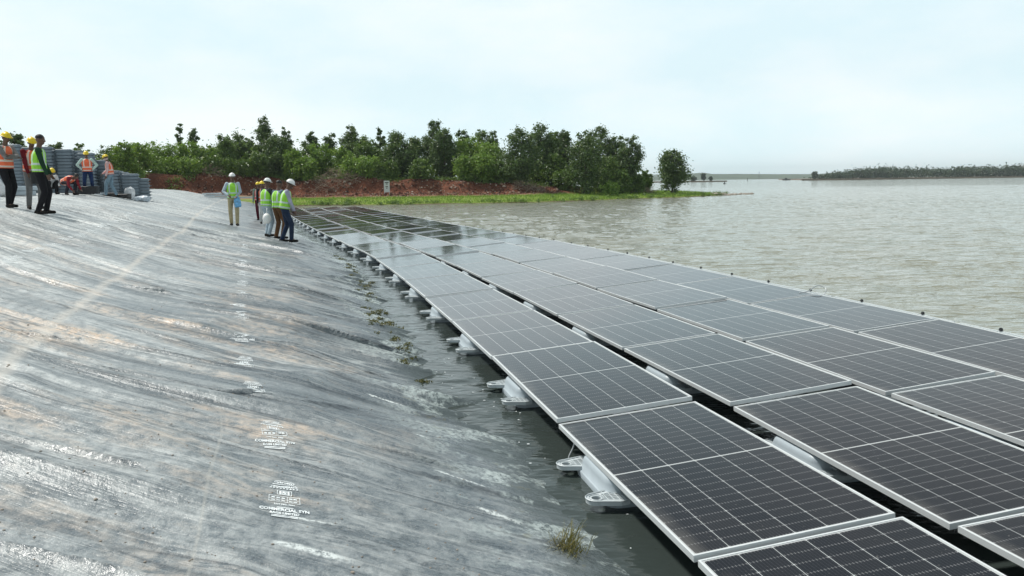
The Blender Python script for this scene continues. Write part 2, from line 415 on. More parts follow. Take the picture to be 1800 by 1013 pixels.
    for s1_, u1_, s2_, u2_, w_ in SHEEN_SCUM:      # painted sheen streaks, and pale scum near the water
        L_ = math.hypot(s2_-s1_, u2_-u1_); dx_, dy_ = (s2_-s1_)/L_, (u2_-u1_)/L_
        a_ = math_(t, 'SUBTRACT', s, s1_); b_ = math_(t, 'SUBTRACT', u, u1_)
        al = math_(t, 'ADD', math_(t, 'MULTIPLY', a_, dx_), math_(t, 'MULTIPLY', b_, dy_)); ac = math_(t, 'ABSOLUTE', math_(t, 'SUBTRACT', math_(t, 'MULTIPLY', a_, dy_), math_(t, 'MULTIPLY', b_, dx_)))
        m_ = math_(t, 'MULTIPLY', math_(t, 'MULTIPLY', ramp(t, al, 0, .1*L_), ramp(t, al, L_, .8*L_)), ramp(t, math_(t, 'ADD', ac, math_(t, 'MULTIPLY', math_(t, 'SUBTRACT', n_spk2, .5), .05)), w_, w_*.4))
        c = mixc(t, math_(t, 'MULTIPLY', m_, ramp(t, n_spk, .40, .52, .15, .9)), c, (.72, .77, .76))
    # wet edge and the pale scum line just above the water
    wet = ramp(t, math_(t, 'ADD', u, math_(t, 'MULTIPLY', math_(t, 'SUBTRACT', n_str, .5), .9)), .12, .42)
    c = mixc(t, math_(t, 'SUBTRACT', 1, wet), c, (.085, .105, .108))
    scum = math_(t, 'MULTIPLY', ramp(t, noise(t, sk, 1, 6, .68, (2.2, 1.2, 1)), .50, .56), math_(t, 'MULTIPLY', ramp(t, u, -.25, .0), ramp(t, u, .95, .35)))
    scum = math_(t, 'MULTIPLY', scum, ramp(t, noise(t, uv, 24, 4, .7), .40, .55))
    c = mixc(t, math_(t, 'MULTIPLY', scum, .6), c, (.62, .70, .68))
    alg = math_(t, 'MULTIPLY', ramp(t, noise(t, uv, 3.5, 5, .7), .60, .68), math_(t, 'MULTIPLY', ramp(t, u, -.3, .1), ramp(t, u, .7, .3)))
    c = mixc(t, math_(t, 'MULTIPLY', alg, .7), c, (.16, .15, .07))
    t.links.new(c, b.inputs['Base Color'])
    rg = math_(t, 'ADD', ramp(t, d, 0, .8, .27, .43), ramp(t, wet, 0, 1, -.16, 0))
    t.links.new(rg, b.inputs['Roughness'])
    b.inputs['Specular IOR Level'].default_value = .5
    h = math_(t, 'ADD', math_(t, 'MULTIPLY', n_fine, .010), math_(t, 'ADD', math_(t, 'MULTIPLY', n_spk2, .008), math_(t, 'MULTIPLY', n_spk, .0025)))
    h = math_(t, 'ADD', h, math_(t, 'MULTIPLY', noise(t, sk, 1, 3, .5, (20, 1.6, 1)), .004))
    bump(t, b, h, 1.0, 1.6)
    return mt
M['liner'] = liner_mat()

def ground_mat():
    mt, t, b = new_mat('soil and turf')
    P = node(t, 'ShaderNodeNewGeometry').outputs['Position']
    a = node(t, 'ShaderNodeAttribute', attribute_name='tint')
    sp = node(t, 'ShaderNodeSeparateColor', {'Color': a.outputs['Color']})       # R = turf, G = cut bank
    n1 = noise(t, P, .9, 6, .65); n2 = noise(t, P, 4, 5, .7); n3 = noise(t, P, .25, 4, .6)
    soil = mixc(t, ramp(t, n1, .3, .7), (.20, .125, .075), (.36, .26, .18))
    red = mixc(t, ramp(t, n2, .35, .65), (.060, .023, .015), (.27, .105, .062))
    red = mixc(t, ramp(t, n1, .42, .60), red, (.125, .046, .028))
    red = mixc(t, ramp(t, noise(t, P, 1.7, 6, .75), .60, .68, 0, .75), red, (.36, .26, .19))
    turf = mixc(t, ramp(t, n1, .3, .7), (.15, .235, .035), (.25, .33, .075))
    turf = mixc(t, ramp(t, n2, .55, .75, 0, .6), turf, (.10, .16, .03))
    turf = mixc(t, ramp(t, noise(t, P, .6, 5, .7), .55, .66, 0, .75), turf, (.23, .20, .10))
    turf = mixc(t, ramp(t, n3, .56, .68, 0, .5), turf, (.30, .28, .12))
    c = mixc(t, sp.outputs[0], soil, turf); c = mixc(t, sp.outputs[1], c, red)
    c = mixc(t, sp.outputs[2], c, (.10, .075, .05))
    t.links.new(c, b.inputs['Base Color']); b.inputs['Roughness'].default_value = .95; b.inputs['Specular IOR Level'].default_value = .15
    bump(t, b, math_(t, 'ADD', math_(t, 'MULTIPLY', n1, .25), math_(t, 'MULTIPLY', n2, .08)), .8, 1.0)
    return mt
M['ground'] = ground_mat()

def leaf_mat(name, c0, c1, trans=.25):
    mt, t, b = new_mat(name)
    a = node(t, 'ShaderNodeAttribute', attribute_name='tint')
    sp = node(t, 'ShaderNodeSeparateColor', {'Color': a.outputs['Color']})
    c = mixc(t, sp.outputs[0], c0, c1)
    c = mixc(t, math_(t, 'MULTIPLY', sp.outputs[1], .8), c, (c1[0]*1.3+.03, c1[1]*1.15+.02, c1[2]*.9))
    t.links.new(c, b.inputs['Base Color']); b.inputs['Roughness'].default_value = .42; b.inputs['Specular IOR Level'].default_value = .45
    tr = node(t, 'ShaderNodeBsdfTranslucent', {'Color': mixc(t, .5, c, (c1[0]*1.2, c1[1]*1.3, c1[2]*.4))})
    mxs = node(t, 'ShaderNodeMixShader', {0: trans}); t.links.new(b.outputs[0], mxs.inputs[1]); t.links.new(tr.outputs[0], mxs.inputs[2])
    t.links.new(mxs.outputs[0], t.nodes['Material Output'].inputs[0])
    return mt
M['leaf_dark'] = leaf_mat('dark leaves', (.044, .086, .028), (.135, .205, .068))
M['leaf_mid'] = leaf_mat('mid leaves', (.060, .115, .028), (.165, .255, .060))
M['leaf_pale'] = leaf_mat('fresh leaves', (.10, .185, .03), (.24, .36, .08), .32)
M['leaf_grey'] = leaf_mat('dry brush', (.10, .075, .055), (.22, .18, .14), .1)
M['leaf_grass'] = leaf_mat('grass blades', (.11, .20, .03), (.24, .36, .07), .3)
M['leaf_dry'] = leaf_mat('half dry grass', (.07, .09, .03), (.20, .19, .09), .2)
M['far_leaf'] = leaf_mat('far wood leaves', (.020, .042, .018), (.050, .085, .040))

# ------------------------------------------------------------------ water
def geom_axis(a, first, grow, end):
    o = [a]; d = first
    while o[-1] < end: o.append(o[-1]+d); d *= grow
    return np.array(o)
ra = np.concatenate([geom_axis(1.6, .02, 1.0062, 190), geom_axis(195, 4, 1.06, 9000)])
aa = np.concatenate([np.arange(-math.pi, -.62, .06), np.arange(-.62, -.30, .0035), np.arange(-.30, .72, .00165), np.arange(.72, math.pi, .06), [math.pi]])
RA, AA = np.meshgrid(ra, aa, indexing='ij'); WX, WY = (RA*np.sin(AA)).ravel(), (RA*np.cos(AA)).ravel()
sh_s, sh_u = su(WX.clip(-80, 80)[::1], WY.clip(-10, 85)) if False else (None, None)
# distance from the array edge on a coarse table, looked up for every vertex
_gx, _gy = np.arange(-40, 41, .25), np.arange(-10, 90, .25)
_A, _B = np.meshgrid(_gx, _gy, indexing='ij'); _su_u = su(_A.ravel(), _B.ravel())[1].reshape(_A.shape)
def u_tab(x, y):
    i = np.clip((x-_gx[0])/.25, 0, len(_gx)-1.001); j = np.clip((y-_gy[0])/.25, 0, len(_gy)-1.001); i0 = i.astype(int); j0 = j.astype(int); fi = i-i0; fj = j-j0
    return (_su_u[i0, j0]*(1-fi)+_su_u[i0+1, j0]*fi)*(1-fj)+(_su_u[i0, j0+1]*(1-fi)+_su_u[i0+1, j0+1]*fi)*fj
sh_u = u_tab(WX, WY)
lake = 1-sstep(-7.6, -5.9, sh_u)         # open lake beyond the array
lake = np.where(WY < -9, 1, lake); far = sstep(60, 68, WY)
calm = .17+.83*np.maximum(lake, far)
def ridge(v): return .5-2*np.abs(v)
wx_ = WX+1.5*vn(WX*.09, WY*.09); wy_ = WY+1.6*vn(WX*.13+5, WY*.11)
hw_ = .048*ridge(vn(wx_*.30+wy_*.06, wy_*.62))+.055*ridge(vn(wx_*.75-wy_*.1+9, wy_*1.5+3))+.042*vn(wx_*2.0, wy_*3.4)+.020*vn(wx_*4.5, wy_*7.5)
hw_ *= .78+.7*(vn(WX*.05, WY*.05)+.5)
hw_ = hw_*calm*np.interp(np.hypot(WX, WY), [0, 90, 260], [.88, .95, .0])
wm = np_mesh('water', np.stack([WX, WY, hw_], 1), grid_faces(len(ra), len(aa))[:, ::-1], colr=np.stack([calm]*3+[np.ones_like(calm)], 1))
wm.flip_normals() if wm.polygons[0].normal.z < 0 else None
wm.polygons.foreach_set('use_smooth', np.ones(len(wm.polygons), bool))
tag(link('water', wm, None, M['water']), 'murky grey-green lake water with small wind waves', 'water', kind='structure')

# ------------------------------------------------------------------ the lined bank
FOLDS += [([(17.9, 4.2), (18.2, 2.6), (17.0, 1.6), (15.6, .6)], .06, .060), ([(6.45, 1.75), (6.1, 0.92), (5.85, 0.43), (5.6, -0.1)], .042, .078),
          ([(3.1, 3.2), (2.6, 2.0), (2.75, 1.0)], .026, .030), ([(1.35, 3.3), (1.05, 2.6), (.9, 2.3)], .024, .032),
          ([(14.6, 6.8), (12.2, 5.2), (10.6, 3.8)], .045, .045), ([(13.2, .6), (14.2, -.4)], .05, .055), ([(4.05, 3.9), (4.0, 2.9)], .025, .028),
          ([(7.5, 3.4), (7.3, 2.6)], .03, .04), ([(9.8, 1.6), (9.4, .4)], .045, .045), ([(11.6, 1.1), (11.9, .0)], .05, .05), ([(24, 6.6), (20.5, 5.8)], .06, .05),
          ([(26, 4.5), (24.5, 2.2)], .07, .05), ([(21.5, 3.6), (20.2, 1.2)], .06, .05), ([(1.9, 1.2), (1.6, .5)], .025, .035)]
_fr = random.Random(31)
for k in range(90):
    s0_ = _fr.uniform(.2, 6) if k < 26 else _fr.uniform(6, 24); u0_ = _fr.uniform(.9, 6.5); L_ = _fr.uniform(.5, 1.9); sl = .2+.16*u0_+_fr.gauss(0, .12)
    FOLDS.append(([(s0_, u0_), (s0_-sl*L_*.5+_fr.gauss(0, .05), u0_-L_*.5), (s0_-sl*L_*.9, u0_-L_)], _fr.uniform(.014, .026)*(1 if s0_ < 8 else 1.7), _fr.uniform(.012, .028)*(1 if s0_ < 8 else 1.4)))
sa = np.concatenate([np.arange(-6, 8, .027), geom_axis(8, .028, 1.0045, 70.5)])
ua = np.concatenate([np.arange(-1.0, 5, .05), geom_axis(5, .055, 1.03, 26)])
SG, UG = np.meshgrid(sa, ua, indexing='ij'); SG = SG.ravel(); UG = UG.ravel()
hz = bank_h(SG, UG)
bx_, by_ = bank(SG-1.0*fold_h(SG, UG), UG)      # the folds lean over towards the camera
lm_ = np_mesh('geomembrane', np.stack([bx_, by_, hz], 1), grid_faces(len(sa), len(ua))[:, ::-1], uv=np.stack([SG, UG], 1))
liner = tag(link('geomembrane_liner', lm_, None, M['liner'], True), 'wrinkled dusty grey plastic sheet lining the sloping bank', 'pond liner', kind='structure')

# printed maker's marks in two rows on the sheet
def font_mesh(txt, size):
    c = bpy.data.curves.new('t', 'FONT'); c.body = txt; c.size = size; c.align_x = 'CENTER'; c.offset = size*.040
    c.resolution_u = 2
    o = bpy.data.objects.new('t', c); col.objects.link(o)
    me = bpy.data.meshes.new_from_object(o.evaluated_get(bpy.context.evaluated_depsgraph_get()))
    bpy.data.objects.remove(o); return me
def mark_shapes():
    out = []            # triangles/quads in 2-D
    def put(me, dx, dy, sx=1):
        vs = [(v.co.x*sx+dx, v.co.y+dy) for v in me.vertices]
        for p in me.polygons: out.append([vs[i] for i in p.vertices])
    lines = [('GEOMEMBRANE', .030, .185), ('LOT NO. 7090', .026, -.075), ('COMMERCIAL SYN', .046, -.150), ('BAGS LIMITED', .036, -.190)]
    for txt, sz, y in lines: put(font_mesh(txt, sz), 0, y, 1.0)
    put(font_mesh('ISI', .062), 0, .085, 1.5)
    put(font_mesh('virgin', .040), 0, .252, 1.5)
    def bar(x0, y0, x1, y1): out.append([(x0, y0), (x1, y0), (x1, y1), (x0, y1)])
    for k in range(28):
        a0, a1 = 2*math.pi*k/28, 2*math.pi*(k+1)/28
        out.append([(.085*math.cos(a0), .264+.036*math.sin(a0)), (.085*math.cos(a1), .264+.036*math.sin(a1)), (.078*math.cos(a1), .264+.030*math.sin(a1)), (.078*math.cos(a0), .264+.030*math.sin(a0))])
    bar(-.06, .138, .06, .143); bar(-.06, .075, .06, .080); bar(-.06, .080, -.055, .138); bar(.055, .080, .06, .138)
    bar(-.125, .052, .125, .057); bar(-.125, -.035, .125, -.030); bar(-.125, -.03, -.120, .052); bar(.120, -.03, .125, .052)
    bar(-.125, .008, .125, .012); bar(.020, -.03, .024, .052)
    for x in (-.09, -.05, -.01, .05, .085): bar(x-.014, .022, x+.014, .038); bar(x-.014, -.018, x+.014, -.004)
    bar(-.06, -.110, .07, -.103)
    for yy in (.225, -.215, -.232): bar(-.10, yy, .10, yy+.010)
    for q in range(9): bar(-.12+.027*q, .165, -.12+.027*q+.017, .179)
    return out
_marks = mark_shapes()
def put_mark(s0, u0, sc):
    V, F = [], []
    for poly in _marks:
        n = len(V); F.append(tuple(range(n, n+len(poly)))); V += poly
    V = np.array(V)*np.array([.60, 1.0])*sc
    # long edges need extra points to follow the wrinkles: split by triangulating on a bmesh
    bm = bmesh.new(); vs = [bm.verts.new((x, y, 0)) for x, y in V]
    for f in F:
        try: bm.faces.new([vs[i] for i in f])
        except ValueError: pass
    bmesh.ops.triangulate(bm, faces=bm.faces[:])
    for _ in range(2):
        ee = [e for e in bm.edges if e.calc_length() > .03]
        if ee: bmesh.ops.subdivide_edges(bm, edges=ee, cuts=1); bmesh.ops.triangulate(bm, faces=bm.faces[:])
    me = bpy.data.meshes.new('printed_mark'); bm.to_mesh(me); bm.free()
    co = np.zeros(len(me.vertices)*3, np.float32); me.vertices.foreach_get('co', co); co = co.reshape(-1, 3)
    ss, uu = s0+co[:, 1]-.06*co[:, 0], u0-co[:, 0]
    x, y = bank(ss, uu); z = bank_h(ss, uu)+.005
    me.vertices.foreach_set('co', np.stack([x, y, z], 1).astype(np.float32).ravel()); me.update()
    o = link('printed_mark', me, liner, M['mark'])
for k in range(16): put_mark(.62+1.1*k, float(np.interp(.62+1.1*k, [0, 3, 8.5, 12, 17], [1.63, 1.77, 2.05, 2.3, 2.5])), 1.0)
for k in range(16): put_mark(7.2+1.15*k, float(np.interp(7.2+1.15*k, [7, 16, 25], [4.8, 5.3, 5.6])), 1.15)

# ------------------------------------------------------------------ land beyond
def seg_d(px, py, pts):
    d = np.full(len(px), 1e9)
    for (x0, y0), (x1, y1) in zip(pts[:-1], pts[1:]):
        L2 = (x1-x0)**2+(y1-y0)**2; t = np.clip(((px-x0)*(x1-x0)+(py-y0)*(y1-y0))/L2, 0, 1)
        d = np.minimum(d, np.hypot(px-x0-t*(x1-x0), py-y0-t*(y1-y0)))
    return d
def inside(px, py, pts):
    c = np.zeros(len(px), bool); n = len(pts)
    for i in range(n):
        x0, y0 = pts[i]; x1, y1 = pts[(i+1) % n]
        cond = ((y0 > py) != (y1 > py)) & (px < (x1-x0)*(py-y0)/(y1-y0+1e-12)+x0); c ^= cond
    return c
wlpts = [tuple(map(float, bank(s, 0.0))) for s in np.arange(-11.5, 71, 3)]
SHORE = wlpts+[(-21.5, 71), (-22, 74), (-20, 76.5), (-15, 75.6), (-10, 75.2), (-4, 75.8), (0.2, 76.2), (5, 78.5), (9, 82), (13, 85.5), (18, 89.5), (23, 94), (27, 100), (29, 108), (25, 113), (16, 118), (5, 132), (-5, 160), (-20, 260), (-30, 420)]
LAND = SHORE+[(-500, 420), (-500, -60), (1.5, -60)]
CLIFF = [(-120, 25), (-90, 38), (-62, 56), (-47, 73), (-39, 86), (-30, 92.5), (-20, 91.5), (-13, 89.5), (-6, 90), (0, 91), (4, 93), (9, 97), (16, 104), (18, 118), (-10, 150), (-60, 300)]
CLIFFP = CLIFF+[(-400, 300), (-400, 25)]
def cliff_H(x): return np.interp(x, [-60, -38, -28, -13, -4, 1, 6, 12, 18], [2.7, 2.5, 2.3, 1.95, 1.8, 1.35, .8, .45, .3])
def land_h(x, y, full=False):
    x = np.atleast_1d(np.asarray(x, float)); y = np.atleast_1d(np.asarray(y, float))
    d = seg_d(x, y, SHORE)*np.where(inside(x, y, LAND), 1, -1)
    s, u = su(x, y)
    near = sstep(73, 69, s)*sstep(-3, -1, u)
    n = vn(x*.3, y*.3); n2 = vn(x*1.1+7, y*1.1)
    shore = np.where(d > 0, .10*sstep(0, .6, d)+.42*sstep(.5, 8, d)+.10*n*sstep(1, 6, d)+.05*n2*sstep(.5, 2, d), -.25+.35*np.clip(d, -4, 0))
    shore = shore+.55*sstep(-24, -34, x)*sstep(1, 8, d)
    emb = bank_h(s, u, False)-.14
    h = shore*(1-near)+emb*near
    dc = seg_d(x, y, CLIFF)*np.where(inside(x, y, CLIFFP), 1, -1)+1.3*vn(x*.35+4, y*.35)+.5*n2
    cl = sstep(-1.6, 1.5, dc)
    g = sstep(-.8, 0.2, dc)*.35+cl*.65
    h = h+cliff_H(x)*g+cl*.25*n*2
    # rubble at the foot of the cut
    tal = np.exp(-((dc+1.6)/1.6)**2)
    h = h+tal*(.22+.5*np.abs(vn(x*1.3, y*1.3+4)))*sstep(16, 5, x)
    if not full: return h
    turf = sstep(-.2, .6, d)*(1-near)*sstep(-3.0, -4.4, dc+n*2.5)*sstep(-30, -23, x+n*6)
    turf = np.maximum(turf, (1-near)*sstep(2.5, 5, dc)*.8)
    turf = np.maximum(turf, (1-near)*sstep(4, 10, x)*sstep(.3, .8, d))
    red = sstep(-4.2, -2.2, dc+n*2)*sstep(3.0, 1.6, dc)*(1-near)*sstep(12, 6, x+n*4)
    mud = sstep(1.0, .1, d+n*.8)*(1-near)*.9
    return h, turf, red, mud
tx = np.concatenate([-geom_axis(62, 1.5, 1.12, 420)[::-1], np.arange(-60, 32, .42), geom_axis(32, 1, 1.3, 60)])
ty = np.concatenate([[-60, -40, -20], np.arange(-10, 66, 2.2), np.arange(66, 124, .42), geom_axis(124, .8, 1.12, 420)])
TX, TY = np.meshgrid(tx, ty, indexing='ij'); TX = TX.ravel(); TY = TY.ravel()
hh, turf, red, mud = land_h(TX, TY, True)
gm = np_mesh('ground', np.stack([TX, TY, hh], 1), grid_faces(len(tx), len(ty))[:, ::-1], colr=np.stack([turf, red, mud, np.ones_like(mud)], 1))
tag(link('ground', gm, None, M['ground'], True), 'red earth bank with a strip of bright green turf by the lake', 'ground', kind='structure')
def gz(x, y): return float(land_h(x, y)[0])

# ------------------------------------------------------------------ solar panels and floats
PL, PB, CP, RP = 2.278, 1.134, 1.468, 2.321
TILT = math.asin(.089/PB)
Z_LOW = .22
def panel_frame_mb():
    b = MB(); w, L, hgt, lip = PB, PL, .035, .0115
    for sx in (-1, 1): b.box((sx*(w/2-lip/2), 0, -hgt/2), (lip, L, hgt))
    for sy in (-1, 1): b.box((0, sy*(L/2-lip/2), -hgt/2), (w-2*lip-.0002, lip, hgt))
    for sx in (-1, 1): b.box((sx*(w/2-lip-.011), 0, -hgt+.001), (.022, L-.03, .002))
    return b
def glass_mesh():
    w, L = PB/2-.0125, PL/2-.0125
    V = [(-w, -L, -.003), (w, -L, -.003), (w, L, -.003), (-w, L, -.003), (-w, -L, -.009), (w, -L, -.009), (w, L, -.009), (-w, L, -.009)]
    me = np_mesh('glass', V, [(0, 1, 2, 3), (7, 6, 5, 4), (0, 4, 5, 1), (1, 5, 6, 2), (2, 6, 7, 3), (3, 7, 4, 0)], uv=[(v[0], v[1]) for v in V])
    return me
def rrect(w, l, r, n=5):
    p = []
    for cx, cy, a0 in ((w/2-r, l/2-r, 0), (-w/2+r, l/2-r, 90), (-w/2+r, -l/2+r, 180), (w/2-r, -l/2+r, 270)):
        for k in range(n+1):
            a = R(a0+90*k/n); p.append((cx+r*math.cos(a), cy+r*math.sin(a)))
    return p
def float_body_mb(w=.98, l=.60, zb=-.12, zt=.165, ribs=True):
    b = MB(); rings = []
    for z, ins, e in ((zb, .05, .06), (zb+.04, .01, .10), (.045, 0, .11), (.050, 0.004, .11), (.052, 0.01, .0), (zt-.045, .018, 0), (zt-.025, .024, 0), (zt-.007, .034, 0), (zt, .052, 0)):
        rings.append([(x, y, z) for x, y in rrect(w-2*ins, l-2*ins+e, .085, 6)])
    b.loft(rings)
    if ribs:
        for sx in (-1, 1):
            for k in range(6):     # scalloped grips along both edges
                y = -.18+k*.072
                pts = [(sx*(w/2-.16+.055*math.cos(a)), y+.032*math.sin(a), zt+.004) for a in [math.pi*(q/8-.5) for q in range(9)]]
                b.tube(pts, .009, 5)
        for k in range(4): b.box((0, -.2+.13*k, zt), (.34, .05, .018), taper=.8)
    return b
def ear_mb(flip):
    """flat connecting lug with a bolt hole and cast-in ribs, pointing to -x"""
    b = MB(); n = 28; hole = .030; zt, zb = .072, .046
    out, inn = [], []
    for k in range(n):
        a = 2*math.pi*k/n; inn.append((-.090+hole*math.cos(a), hole*math.sin(a)))
        dx, dy = math.cos(a), math.sin(a)
        # teardrop: round nose of radius .065 at x=-.09, widening to .11 at x=+.10
        best = 9
        if dx < -.05: best = .066+.0*dx
        else:
            tx_ = (.10+.09)/dx if dx > 1e-3 else 9
            # side line y = .066 + .30*(x+.115)
            den = abs(dy)-.28*dx; ty_ = .066/den if den > 1e-3 else 9
            best = min(tx_, ty_)
        out.append((-.090+best*dx, best*dy))
    rings = [[(x, y, zb) for x, y in inn], [(x, y, zt) for x, y in inn], [(x, y, zt) for x, y in [(.5*(a[0]+c[0]), .5*(a[1]+c[1])) for a, c in zip(inn, out)]],
             [(x, y, zt) for x, y in out], [(x, y, zb) for x, y in out], [(x, y, zb) for x, y in inn]]
    b.loft(rings, cap=False)
    def rib(p, q, w=.007): 
        p = Vector((*p, zt+.004)); q = Vector((*q, zt+.004)); b.tube([p, q], w*.7, 4)
    for k in range(n): rib(out[k], out[(k+1) % n])
    r2 = [(-.090+.047*math.cos(2*math.pi*k/14), .047*math.sin(2*math.pi*k/14)) for k in range(14)]
    for k in range(14): rib(r2[k], r2[(k+1) % 14], .004)
    for k in range(-2, 3): rib((-.055, k*.016), (.10, k*.035), .004)
    for k in range(4): rib((-.03+.035*k, -.075-.008*k), (-.03+.035*k, .075+.008*k), .004)
    return b
def edge_pt(s, u):      # u measured from the low edge of column one outwards over the lake
    x, y = edge(s); a = float(th(s)); return float(x)+math.cos(a)*u, float(y)+math.sin(a)*u, a
frame_me = panel_frame_mb().mesh('frame'); glass_me = glass_mesh()
fl_body = float_body_mb().mesh('float_body')
_bm = MB(); fl_ear = {}
for sy in (-1, 1): fl_ear[sy] = ear_mb(sy).mesh('lug')
def bracket_me():
    b = MB()
    b.box((0, 0, .03), (.035, .05, .004)); b.box((0, .024, .0), (.035, .003, .06)); b.box((0, 0, -.03), (.05, .07, .004)); b.box((.0, -.01, .02), (.012, .012, .02))
    return b.mesh('bracket')
br_me = bracket_me()
for me_, mt_ in ((frame_me, 'frame'), (glass_me, 'glass'), (fl_body, 'float'), (fl_ear[-1], 'float_pale'), (fl_ear[1], 'float_pale'), (br_me, 'steel')): me_.materials.append(M[mt_])
fl_body.polygons.foreach_set('use_smooth', np.ones(len(fl_body.polygons), bool))
COLN = ['column nearest the liner', 'second column from the liner', 'third column from the liner', 'column beside the walkway floats']
NROW = 27
jit = random.Random(5)
for c in range(4):
    for r in range(0, NROW):
        if (r == 0 and c > 1) or (r == 1 and c == 3): continue
        s0 = (r-1)*RP
        u0 = c*CP
        # rigid rectangle between the two curve stations
        xa, ya, a0 = edge_pt(s0+.02, u0+PB/2); xb, yb, a1 = edge_pt(s0+.02+PL, u0+PB/2)
        ang = math.atan2(-(xb-xa), yb-ya)
        cx, cy = (xa+xb)/2, (ya+yb)/2
        jp, jr = jit.gauss(0, R(.24)), jit.gauss(0, R(.26))
        if r > 7: jp *= 1.6
        dz = jit.gauss(0, .006)
        rowtxt = f'{ORD[max(r, 0)]} row from the camera' if r > 0 else ('row cut by the frame bottom')
        p = thing('solar_panel', f'black solar panel, {COLN[c]}, {rowtxt}', 'solar panel', group='solar panels floating on the lake')
        p.rotation_euler = (jp, -TILT+jr, ang)
        p.location = (cx, cy, Z_LOW+.0445+dz)
        f = bpy.data.objects.new('frame', frame_me); col.objects.link(f); f.parent = p
        g = bpy.data.objects.new('glass', glass_me); col.objects.link(g); g.parent = p
        # its float
        fu = -.03+.98/2
        fx, fy, fa = edge_pt(s0+PL*.645, u0+fu)
        if c == 0 or r < 12:
            F_ = thing('panel_float', f'grey float under the panel, {COLN[c]}, {rowtxt}', 'float', (fx, fy, 0), ang, 'grey floats carrying the panels')
            o = bpy.data.objects.new('float_body', fl_body); col.objects.link(o); o.parent = F_
            for sy in (-1, 1):
                e = bpy.data.objects.new('lug', fl_ear[sy]); col.objects.link(e); e.parent = F_; e.location = (-.98/2+.02, sy*.315, 0); e.rotation_euler = (0, 0, R(14)*sy*0)
                if c > 0: e.location = (-.98/2+.12, sy*.315, 0)
                for bx2, bz in ((-.36, .175), (.40, .215)):
                    q = bpy.data.objects.new('bracket', br_me); col.objects.link(q); q.parent = F_; q.location = (bx2, sy*.36, bz-.03)
# walkway floats along the lake side
def walk_mb():
    b = MB(); w, l = .29, RP-.04
    b.box((0, 0, .05), (w, l, .30))
    n = 46
    for k in range(n): b.box((0, -l/2+(k+.5)*l/n, .212), (w-.03, .022, .026), taper=.8)
    for sx in (-1, 1): b.box((sx*(w/2-.012), 0, .212), (.02, l, .028))
    return b
wk_me = walk_mb().mesh('deck'); wk_me.materials.append(M['walk'])
cb = MB(); cb.box((0, 0, .0), (.035, .05, .035), taper=.8); cb.cone((0, 0, 0), (0, 0, -.06), .012, .012, 8); cb.box((0, 0, .02), (.02, .03, .01))
cl_me = cb.mesh('clamp'); cl_me.materials.append(M['black'])
for r in range(2, NROW):
    s0 = (r-1)*RP
    x, y, a = edge_pt(s0+RP/2, 3*CP+PB+.17)
    xa, ya, _ = edge_pt(s0, 3*CP+PB+.17); xb, yb, _ = edge_pt(s0+RP, 3*CP+PB+.17)
    w = thing('walkway_float', f'white ribbed walkway float bordering the open lake, {ORD[r-2]} from the camera', 'walkway float', (x, y, .03), math.atan2(-(xb-xa), yb-ya), 'white ribbed floats edging the array')
    o = bpy.data.objects.new('deck', wk_me); col.objects.link(o); o.parent = w
    for sy, dx in ((-.62, .13), (.55, .13)):
        q = bpy.data.objects.new('clamp', cl_me); col.objects.link(q); q.parent = w; q.location = (dx, sy, .245); q.scale = (.8, .8, .8)
# loose cables
def cable(pts, r, name, label, mat='black'):
    b = MB(); P = []
    for i in range(len(pts)-1):
        for k in range(6):
            t = k/6; p0 = Vector(pts[max(i-1, 0)]); p1 = Vector(pts[i]); p2 = Vector(pts[i+1]); p3 = Vector(pts[min(i+2, len(pts)-1)])
            P.append(.5*((2*p1)+(p2-p0)*t+(2*p0-5*p1+4*p2-p3)*t*t+(3*p1-p0-3*p2+p3)*t**3))
    P.append(Vector(pts[-1])); b.tube(P, r, 6)
    tag(b.build(name, M[mat], None, True), label, 'cable')
x, y, a = edge_pt(2.05, .06)
cable([(x, y, .19), (x-.02, y-.02, .10), (x-.06, y-.06, .02), (x-.03, y-.10, -.03)], .006, 'hanging_cable', 'thin cable dangling from a panel edge into the water', 'steel')
x, y, a = edge_pt(7.1, 3*CP+PB+.05)
cable([(x-.25, y-.1, .31), (x-.1, y-.05, .33), (x+.08, y+.05, .40), (x+.18, y-.02, .36), (x+.12, y-.12, .29)], .007, 'looped_cable', 'short looped cable at a corner of the lake-side panels', 'steel')

